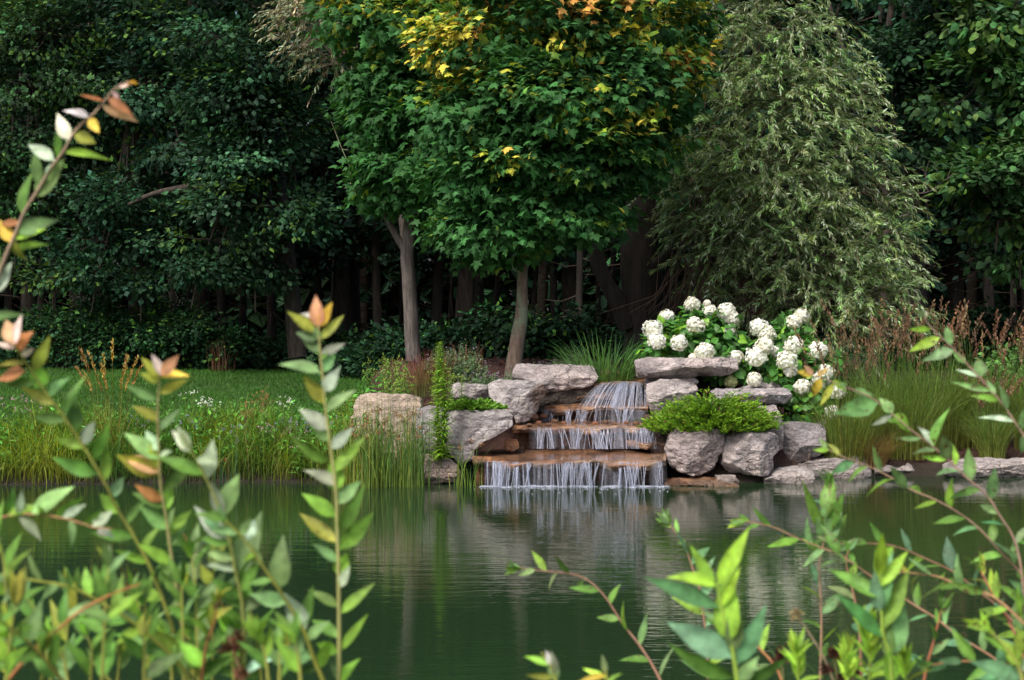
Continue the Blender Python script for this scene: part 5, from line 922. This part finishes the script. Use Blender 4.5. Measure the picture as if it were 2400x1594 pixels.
shoot('orange brown willow shoot rising among the silvery leaves', [(385, 1180), (403, 1205), (452, 1290), (487, 1352), (522, 1422), (553, 1489), (575, 1600)], 2.75, 2.8, (.02, .4), stemcol=(.42, .30, .08), tipcols=('olive', 'green', 'peach'), leaf=.05, gap=.03, r=.003)
shoot('yellow green willow shoot leaning towards the upright one, with big oval leaves', [(527, 1219), (575, 1267), (611, 1320), (651, 1378), (677, 1418), (713, 1480), (735, 1542), (760, 1602)], 2.5, 2.6, (.05, .5), auto=(.0, .1), stemcol=(.36, .38, .06), r=.0036, ntip=2, tipcols=('silverg', 'green'), explicit=[(560, 1255, 588, 1215, 'silverg', .5), (575, 1270, 600, 1210, 'silver', .35), (615, 1322, 570, 1268, 'silverg', .42), (657, 1378, 654, 1280, 'silverg', .45), (668, 1420, 592, 1396, 'silverg', .46), (720, 1482, 675, 1398, 'silver', .46), (692, 1472, 628, 1486, 'green', .35), (730, 1546, 624, 1524, 'silverg', .42), (705, 1470, 735, 1380, 'green', .34), (725, 1500, 757, 1458, 'silverg', .4), (640, 1362, 580, 1366, 'green', .35), (745, 1570, 690, 1570, 'green', .35), (745, 1565, 775, 1500, 'bright', .4), (600, 1300, 560, 1310, 'bright', .4)])
shoot('tall upright willow shoot standing alone in front of the lawn and rushes', [(745, 725), (746, 767), (755, 872), (763, 954), (775, 1053), (787, 1146), (791, 1263), (794, 1380), (795, 1496), (795, 1602)], 2.7, 2.7, (0, .5), auto=(2, 2), stemcol=(.40, .40, .14), r=.0036, explicit=[(745, 762, 738, 700, 'peach', .46), (748, 762, 776, 712, 'oryel', .4), (738, 755, 708, 722, 'pink', .36), (742, 778, 676, 736, 'olive', .38), (745, 795, 697, 776, 'silverg', .5), (757, 797, 802, 740, 'olive', .3), (748, 825, 718, 795, 'silverg', .5), (752, 832, 806, 806, 'silver', .38), (745, 879, 664, 838, 'grayg', .34), (756, 872, 782, 828, 'silverg', .5), (765, 917, 784, 873, 'silver', .55), (760, 950, 711, 884, 'olive', .46), (770, 962, 817, 913, 'silverg', .32), (770, 1012, 708, 958, 'silver', .52), (772, 1030, 738, 990, 'silverg', .5), (778, 1055, 827, 1005, 'silver', .44), (765, 1082, 676, 1042, 'green', .28), (785, 1102, 847, 1026, 'bright', .32), (788, 1142, 731, 1087, 'silver', .46), (788, 1150, 783, 1078, 'bright', .66), (793, 1177, 838, 1126, 'silverg', .42), (785, 1210, 713, 1156, 'bright', .38), (795, 1237, 851, 1167, 'green', .32), (787, 1267, 707, 1211, 'olive', .32), (800, 1287, 873, 1207, 'bright', .33), (790, 1315, 739, 1274, 'silverg', .38), (790, 1352, 808, 1293, 'bright', .58), (793, 1382, 821, 1326, 'silver', .38), (790, 1427, 727, 1377, 'green', .28), (800, 1444, 869, 1369, 'bright', .28), (792, 1492, 732, 1440, 'green', .32), (798, 1522, 864, 1446, 'bright', .28), (790, 1532, 738, 1508, 'bright', .42), (785, 1598, 783, 1518, 'silverg', .4), (800, 1605, 817, 1548, 'bright', .5), (752, 845, 768, 818, 'green', .5), (750, 800, 738, 770, 'silverg', .6)])
shoot('drooping willow twig with silvery curled leaves, lying low over the water on the left', [(262, 1240), (221, 1236), (186, 1225), (133, 1212), (58, 1205), (0, 1214), (-60, 1235), (-160, 1330)], 2.5, 2.6, (-.1, .4), auto=(.05, .6), stemcol=(.40, .22, .11), r=.0024, leaf=.045, gap=.028, tipcols=('silver', 'green'), mix=(('silver', .4), ('green', .4), ('silverg', .2)), explicit=[(215, 1235, 262, 1200, 'silver', .5), (230, 1240, 245, 1260, 'white', .7), (75, 1205, 160, 1140, 'silverg', .4), (40, 1207, 55, 1160, 'silver', .4), (150, 1212, 200, 1185, 'silver', .4), (10, 1210, 90, 1175, 'bright', .3)])
shoot('long willow shoot slanting up across the lower left corner', [(-15, 1340), (0, 1347), (66, 1358), (168, 1378), (239, 1414), (310, 1458), (363, 1502), (416, 1551), (450, 1605)], 2.35, 2.5, (.05, .4), stemcol=(.34, .38, .06), leaf=.052, gap=.024, tipcols=None, mix=(('green', .4), ('bright', .25), ('silverg', .35)), r=.0034)
shoot('orange barked willow twig pointing up from the lower left corner', [(328, 1369), (266, 1391), (190, 1431), (137, 1475), (75, 1529), (18, 1595)], 2.3, 2.35, (-.1, .3), stemcol=(.46, .20, .07), leaf=.045, gap=.045, tipcols=None, r=.003, mix=(('green', .5), ('silverg', .5)))
shoot('yellow stemmed willow shoot in the very corner of the near bank', [(-10, 1440), (9, 1462), (53, 1493), (102, 1542), (150, 1600)], 2.2, 2.3, (.02, .3), stemcol=(.40, .36, .07), leaf=.055, gap=.022, tipcols=None, r=.003)
shoot('short reddish willow twig between the yellow green shoots', [(509, 1405), (502, 1458), (483, 1515), (472, 1600)], 2.45, 2.5, (0, .3), stemcol=(.40, .16, .06), leaf=.045, gap=.026, r=.0025, tipcols=('bright', 'olive'), mix=(('bright', .6), ('green', .4)))
FILL = [([(212, 1560), (240, 1500), (262, 1600)], 'small'), ([(60, 1395), (95, 1460), (120, 1600)], 'a'), ([(205, 1490), (215, 1530), (212, 1600)], 'b'), ([(330, 1470), (345, 1520), (352, 1600)], 'c'), ([(610, 1500), (622, 1540), (630, 1602)], 'd'), ([(-5, 1260), (10, 1330), (15, 1460), (20, 1600)], 'e'), ([(310, 1390), (330, 1440), (345, 1600)], 'f'), ([(450, 1300), (458, 1380), (465, 1600)], 'g'), ([(690, 1500), (700, 1545), (705, 1602)], 'h'), ([(540, 1480), (545, 1530), (548, 1600)], 'i'), ([(390, 1500), (400, 1540), (404, 1602)], 'j'), ([(130, 1500), (150, 1545), (160, 1602)], 'k')]
FLB = ['low willow sprout in front of the orange barked twig', 'leafy willow sprout under the drooping twig on the left', 'low willow sprout at the end of the orange barked twig', 'low willow sprout below the long slanting shoot', 'low willow sprout beneath the big oval leaves', 'leafy willow sprout at the left border, touching the drooping twig', 'leafy willow sprout behind the long slanting shoot', 'bushy willow sprout below the silvery shoot', 'low willow sprout at the foot of the upright shoot', 'low willow sprout beside the dry brown stalk', 'low willow sprout in the middle of the near thicket', 'low willow sprout beside the yellow stemmed corner shoot']
for (pp, _), l_ in zip(FILL, FLB): 
    if _ == 'small': pp = [(205, 1545), (235, 1570), (262, 1602)]
    y_ = rng.uniform(2.2, 2.9); shoot(l_, pp, y_, y_, (rng.normal()*.05, .3), stemcol=ST['y'], leaf=.068, gap=.023, r=.0026, tipcols=('bright', 'green', 'silverg'), mix=(('green', .5), ('bright', .35), ('silverg', .15)), wid=.95)
for k_, (px, py, l_) in enumerate(((35, 1420, 'leafy sprout nearest the left border below the long slanting shoot'), (165, 1400, 'leafy sprout rising through the middle of the long slanting shoot'), (255, 1330, 'leafy sprout standing behind the leaning orange tipped shoot'), (340, 1410, 'leafy sprout between the leaning shoot and the straight one'), (425, 1370, 'leafy sprout hugging the straight shoot'), (500, 1330, 'leafy sprout close behind the silvery shoot'), (585, 1420, 'leafy sprout between the silvery shoot and the big oval leaves'), (655, 1520, 'low leafy sprout under the end of the big oval leaved shoot'), (100, 1530, 'low leafy sprout beside the yellow corner stem'), (280, 1530, 'low leafy sprout below the leaning shoot'), (470, 1490, 'low leafy sprout at the foot of the short reddish twig'), (15, 1540, 'low leafy sprout in the very corner'))):
    y_ = rng.uniform(2.25, 3.0); dx = rng.normal()*18
    shoot(l_, [(px, py), (px+dx*.4, py+60), (px+dx, 1605)], y_, y_, (rng.normal()*.05, .3), stemcol=ST['y'], leaf=.068, gap=.027, r=.0026, tipcols=('olive', 'green', 'silverg'), mix=(('green', .55), ('silverg', .15), ('bright', .3)), wid=.92)
# right hand thicket: thinner leaves, some eaten by insects
GS[0] = 'slender red stemmed willow shoots on the near bank'
RM = (('green', .34), ('blueg', .22), ('grayg', .22), ('bright', .19), ('silverg', .03)); kw = dict(mat='shoot_spot', mix=RM, leaf=.068, gap=.036, r=.0030, wid=.85)
shoot('red stemmed willow shoot curving down towards the open water, leftmost of its thicket', [(1220, 1331), (1271, 1338), (1342, 1346), (1383, 1364), (1419, 1400), (1459, 1461), (1495, 1507), (1525, 1552), (1551, 1600)], 3.9, 3.7, (.08, .6), stemcol=(.28, .15, .10), tipcols=('bright', 'green', 'grayg'), ntip=11, **{**kw, 'gap': .036})
shoot('red stemmed willow shoot with narrow upright tip leaves rising out of the big pointed leaves', [(1571, 1232), (1602, 1273), (1622, 1329), (1637, 1369), (1650, 1451), (1657, 1532), (1660, 1600)], 4.0, 3.8, (.02, .6), stemcol=(.30, .16, .10), tipcols=('bright', 'grayg', 'green'), ntip=11, **{**kw, 'gap': .030})
shoot('upright willow shoot with broad grey green leaves in front of the flat waterline stone', [(1945, 1135), (1942, 1200), (1930, 1270), (1920, 1330), (1923, 1400), (1925, 1480), (1922, 1600)], 3.9, 3.8, (0, .6), stemcol=(.33, .20, .13), tipcols=('green', 'grayg'), explicit=[(1940, 1215, 1938, 1110, 'green', .36), (1950, 1250, 1980, 1160, 'green', .36), (1960, 1270, 1965, 1205, 'grayg', .5), (1945, 1275, 1930, 1190, 'grayg', .5), (1970, 1280, 1985, 1210, 'green', .4), (1935, 1260, 1888, 1130, 'green', .22), (1920, 1300, 1890, 1260, 'green', .4)], **{**kw, 'gap': .034})
shoot('willow shoot reaching sideways over the reflection of the white flowers', [(1749, 1222), (1810, 1235), (1861, 1258), (1922, 1283), (1973, 1303), (2034, 1345), (2130, 1410), (2196, 1451), (2247, 1491), (2333, 1545), (2400, 1600)], 3.9, 3.6, (.3, .5), stemcol=(.32, .18, .11), tipcols=('green', 'bright', 'lime'), **{**kw, 'gap': .034})
shoot('long willow shoot running right to left above the water, leafy along its upper side', [(1962, 1273), (2064, 1275), (2115, 1286), (2166, 1308), (2232, 1339), (2293, 1385), (2349, 1430), (2389, 1476), (2440, 1560)], 3.8, 3.6, (.1, .5), stemcol=(.32, .17, .11), tipcols=('green', 'grayg'), **{**kw, 'gap': .032})
shoot('long diagonal willow shoot with a yellow orange tip over the hydrangea heads', [(1873, 872), (1921, 884), (1979, 906), (2042, 932), (2087, 967), (2128, 1002), (2183, 1044), (2230, 1085), (2269, 1123), (2313, 1160), (2339, 1202), (2374, 1258), (2392, 1324), (2402, 1420), (2420, 1600)], 3.6, 3.5, (.1, .5), stemcol=(.31, .20, .15), auto=(.36, 1), explicit=[(1905, 878, 1868, 872, 'oryel', .5), (1908, 880, 1890, 858, 'peach', .5), (1912, 880, 1940, 862, 'oryel', .45), (1925, 886, 1900, 930, 'oryel', .42), (1950, 900, 1925, 948, 'olive', .3), (1950, 897, 1990, 912, 'lime', .3), (1968, 902, 1985, 900, 'grayg', .5), (2055, 952, 1970, 965, 'grayg', .48), (2000, 920, 2045, 928, 'grayg', .5), (2092, 965, 2068, 932, 'silverg', .6), (2092, 976, 2045, 998, 'silver', .3), (2094, 975, 2140, 1002, 'bright', .6), (2105, 990, 2078, 988, 'green', .4), (2190, 1042, 2165, 995, 'silver', .6), (2165, 1030, 2100, 1028, 'silverg', .2), (2195, 1060, 2142, 1048, 'grayg', .26), (2230, 1070, 2205, 1018, 'silverg', .5), (2238, 1090, 2240, 1040, 'bright', .36)], **{**kw, 'gap': .034})
shoot('diagonal willow shoot whose eaten leaf tips stand against the dark right of the wood', [(2163, 734), (2183, 769), (2234, 817), (2272, 859), (2310, 900), (2348, 945), (2380, 992), (2412, 1050), (2450, 1200), (2470, 1500)], 3.7, 3.6, (0, .5), stemcol=(.31, .20, .16), explicit=[(2170, 742, 2155, 728, 'silverg', .7), (2172, 745, 2178, 735, 'white', .6), (2185, 775, 2132, 772, 'bright', .3), (2203, 797, 2135, 818, 'lime', .3), (2230, 803, 2220, 766, 'silverg', .55), (2232, 828, 2168, 834, 'grayg', .4), (2262, 855, 2232, 826, 'silverg', .4), (2308, 880, 2295, 838, 'grayg', .65), (2293, 880, 2244, 864, 'silver', .25), (2318, 915, 2240, 897, 'silverg', .18), (2330, 925, 2312, 892, 'silverg', .45), (2335, 943, 2285, 923, 'bright', .26), (2360, 955, 2348, 905, 'grayg', .4), (2372, 995, 2310, 967, 'silver', .2), (2390, 1010, 2395, 960, 'silverg', .5), (2395, 1020, 2400, 1060, 'grayg', .5)], tipcols=None, **{**kw, 'gap': .034, 'auto': (.75, 1)})
shoot('diagonal willow shoot between the edging stones and the water, parallel to the higher one', [(1940, 1052), (1950, 1059), (1979, 1072), (2030, 1091), (2071, 1110), (2100, 1126), (2138, 1149), (2191, 1171), (2247, 1202), (2298, 1242), (2344, 1293), (2394, 1349), (2430, 1450), (2440, 1600)], 3.7, 3.5, (.1, .5), stemcol=(.31, .20, .14), tipcols=('olive', 'lime', 'silverg'), **{**kw, 'gap': .032})
shoot('slender willow shoot with reddish stem below the upright broad leaved one', [(1990, 1290), (1983, 1319), (2003, 1405), (2013, 1466), (2020, 1600)], 3.7, 3.6, (0, .5), stemcol=(.33, .16, .10), tipcols=('green', 'grayg'), **{**kw, 'gap': .04})
shoot('forked willow shoot with dark red stem near the lower right corner', [(2206, 1430), (2189, 1501), (2173, 1557), (2165, 1600)], 3.3, 3.3, (0, .5), stemcol=(.40, .14, .07), tipcols=('green', 'blueg'), **{**kw, 'gap': .032})
shoot('willow shoot hanging at the right border with red brown stem and narrow leaves', [(2300, 1340), (2320, 1380), (2350, 1430), (2385, 1500), (2420, 1600)], 3.3, 3.2, (.1, .5), stemcol=(.40, .12, .08), tipcols=('green', 'olive', 'lime'), **{**kw, 'gap': .03, 'wid': .85})
shoot('willow shoot low at the right border, dark glossy leaves spreading left', [(2180, 1560), (2240, 1550), (2310, 1555), (2380, 1580), (2430, 1620)], 3.0, 3.0, (.1, .4), stemcol=(.38, .18, .08), tipcols=('blueg', 'green'), **{**kw, 'gap': .026, 'mix': (('blueg', .5), ('green', .5))})
shoot('willow shoot with two big blue green leaves filling the lower right corner', [(2320, 1480), (2350, 1510), (2385, 1560), (2400, 1610)], 2.7, 2.7, (.1, .4), stemcol=(.36, .36, .08), tipcols=('lime', 'bright'), explicit=[(2402, 1592, 2288, 1550, 'blueg', .36), (2402, 1560, 2362, 1500, 'lime', .5), (2395, 1570, 2330, 1590, 'green', .4), (2390, 1540, 2400, 1470, 'lime', .45)], **{**kw, 'gap': .04})
shoot('willow shoot with eaten dark leaves and yellow leaflets above the lower right corner', [(2105, 1340), (2150, 1345), (2200, 1352), (2260, 1378), (2330, 1400), (2420, 1480)], 3.4, 3.2, (.1, .5), stemcol=(.36, .20, .10), tipcols=('bright', 'grayg', 'olive'), **{**kw, 'gap': .026, 'wid': .8})
shoot('willow shoot bending left along the bottom near the lime green narrow leaved plant', [(1690, 1460), (1745, 1490), (1790, 1530), (1822, 1570), (1835, 1605)], 3.4, 3.3, (.05, .5), stemcol=(.40, .17, .07), tipcols=('green', 'grayg'), **{**kw, 'gap': .04})
shoot('little willow shoot with pale folded leaves, left of the curving red stemmed one', [(1268, 1528), (1290, 1560), (1305, 1602)], 2.6, 2.6, (.02, .4), stemcol=(.36, .40, .07), auto=(2, 2), r=.0026, explicit=[(1290, 1560, 1232, 1532, 'bright', .25), (1292, 1562, 1282, 1527, 'white', .45), (1298, 1580, 1308, 1545, 'silver', .4), (1300, 1590, 1234, 1582, 'olive', .25), (1302, 1600, 1290, 1535, 'silverg', .4)])
shoot('little willow shoot with a yellow leaf, nearest to the curving red stemmed one', [(1415, 1560), (1420, 1580), (1425, 1602)], 2.6, 2.6, (.02, .4), stemcol=(.36, .40, .07), auto=(2, 2), r=.0024, explicit=[(1418, 1580, 1412, 1537, 'silverg', .35), (1418, 1585, 1362, 1588, 'oryel', .25), (1420, 1590, 1370, 1570, 'lime', .25), (1424, 1600, 1450, 1575, 'bright', .3)])
# knotweed with big pointed leaves
GS[0] = 'broad leaved knotweed plants on the near bank'
bk = dict(auto=(2, 2), name='knotweed', cat='leafy plant', stemcol=(.30, .46, .06), r=.004)
shoot('knotweed with the largest bright pointed leaves, standing in the middle of the thicket', [(1680, 1365), (1690, 1420), (1708, 1500), (1718, 1530), (1729, 1605)], 2.6, 2.6, (0, .4), explicit=[(1676, 1376, 1750, 1246, 'lime', .27), (1712, 1505, 1690, 1356, 'lime', .38), (1665, 1427, 1513, 1360, 'blueg', .24), (1710, 1542, 1576, 1458, 'blueg', .35), (1733, 1557, 1797, 1428, 'blueg', .32), (1670, 1378, 1598, 1332, 'lime', .36), (1655, 1382, 1620, 1285, 'bright', .28), (1722, 1592, 1572, 1540, 'green', .26), (1775, 1597, 1852, 1548, 'green', .26), (1742, 1594, 1768, 1553, 'silverg', .5), (1690, 1420, 1735, 1330, 'lime', .22), (1716, 1530, 1725, 1420, 'silverg', .35)], **bk)
shoot('knotweed with a twisted lime top, to the right of the largest leaved one', [(2062, 1330), (2064, 1380), (2069, 1481), (2084, 1532), (2090, 1605)], 2.9, 2.9, (0, .4), explicit=[(2055, 1357, 2065, 1252, 'lime', .32), (2065, 1372, 2122, 1292, 'lime', .26), (2072, 1477, 2124, 1342, 'bright', .32), (2065, 1402, 1958, 1322, 'green', .26), (2068, 1492, 1960, 1403, 'dark', .36), (2088, 1537, 2132, 1425, 'grayg', .34), (2055, 1437, 2045, 1345, 'blueg', .42), (2085, 1542, 2072, 1450, 'green', .3), (2100, 1600, 2080, 1528, 'bright', .6), (2068, 1440, 2080, 1300, 'blueg', .24)], **bk)
GS[0] = 'lime green narrow leaved plants along the bottom'
for px, py, l_ in ((2035, 1470, 'lime green plant with whorls of narrow leaves beneath the twisted lime knotweed'), (1868, 1530, 'low lime green narrow leaved plant between the two knotweeds'), (1985, 1540, 'low lime green narrow leaved plant beside the upright willow shoot stem'), (2120, 1545, 'low lime green narrow leaved plant right of the twisted lime knotweed')):
    shoot(l_, [(px, py), (px+3, py+50), (px+2, 1605)], 3.0, 3.0, (0, .4), stemcol=(.28, .42, .06), leaf=.065, gap=.0055, ntip=8, tipcols=('lime',), mix=(('lime', .7), ('bright', .3)), wid=.62, r=.0024, name='goldenrod_shoot', cat='leafy plant', ang=1.0)
# dry rush heads and stalks in the thicket
def seedstalk(label, pts, y, heads, col=(.06, .022, .016), sc=(.20, .20, .07)):
    W3 = [P(a, b, y) for a, b in pts]; ft = W3[-1].copy(); ft[2] = H1(ft[0], ft[1])[0] - .03; o = root('dry_stalk', label, 'dry stalk', ft, 'dry stalks with dark seed heads'); sm = MB(); tube(sm, np.vstack([spline(W3, 16), [ft]]), .0016, 6, sc); part('stem', sm, M['twig'], o)
    mb = MB()
    for a, b in heads:
        q = P(a, b, y) + rng.normal(size=(60, 3))*.0045; put(mb, T_quad(.35), q, rdir(60), rdir(60), .008, cvar(col, 60, .3, .1)); tubes3(mb, [np.array(W3[0])], [P(a, b, y)], .001, .001, sc)
    part('seed_heads', mb, M['leaf'], o)
seedstalk('thin stalk with a cluster of dark seed heads between the knotweeds', [(1955, 1545), (1960, 1575), (1962, 1600)], 3.1, [(1952, 1527), (1937, 1568), (1965, 1534)])
seedstalk('thin stalk with one round dark seed head close to the largest knotweed', [(1830, 1545), (1834, 1570), (1836, 1602)], 3.1, [(1829, 1530), (1826, 1545)])
seedstalk('stalk with dark ragged seed heads right of the low lime plant', [(1998, 1570), (2002, 1600)], 3.1, [(1998, 1558), (2006, 1575), (1972, 1588)])
seedstalk('dry brown stalk with dark clusters among the willow shoots on the left', [(540, 1495), (550, 1530), (562, 1570), (570, 1602)], 2.5, [(558, 1500), (535, 1518), (560, 1515), (566, 1580)], (.13, .06, .035), (.42, .24, .13))
seedstalk('leaning bare stalk rising from the bottom between the knotweeds, without leaves', [(1866, 1440), (1900, 1490), (1930, 1540), (1955, 1600)], 3.2, [(1866, 1440)], (.25, .2, .1), (.34, .26, .16))
mb = MB(); p = scatter(14000, -9, 9, -1, 7.0, lambda x, y, t: (y > 1.2) | (np.abs(x) > .8)); p = p[p[:, 2] > .02]; n = len(p)
blades(mb, p, rng.uniform(.12, .4, n), rng.normal(size=(n, 2)), rng.uniform(.2, 1, n), np.full(n, .006), cvar((.08, .10, .03), n), cvar((.10, .19, .04), n), 3)
single('near_bank_grass', mb, M['grass'], 'rough grass of the near bank below the willow shoots', 'grass', kind='stuff')
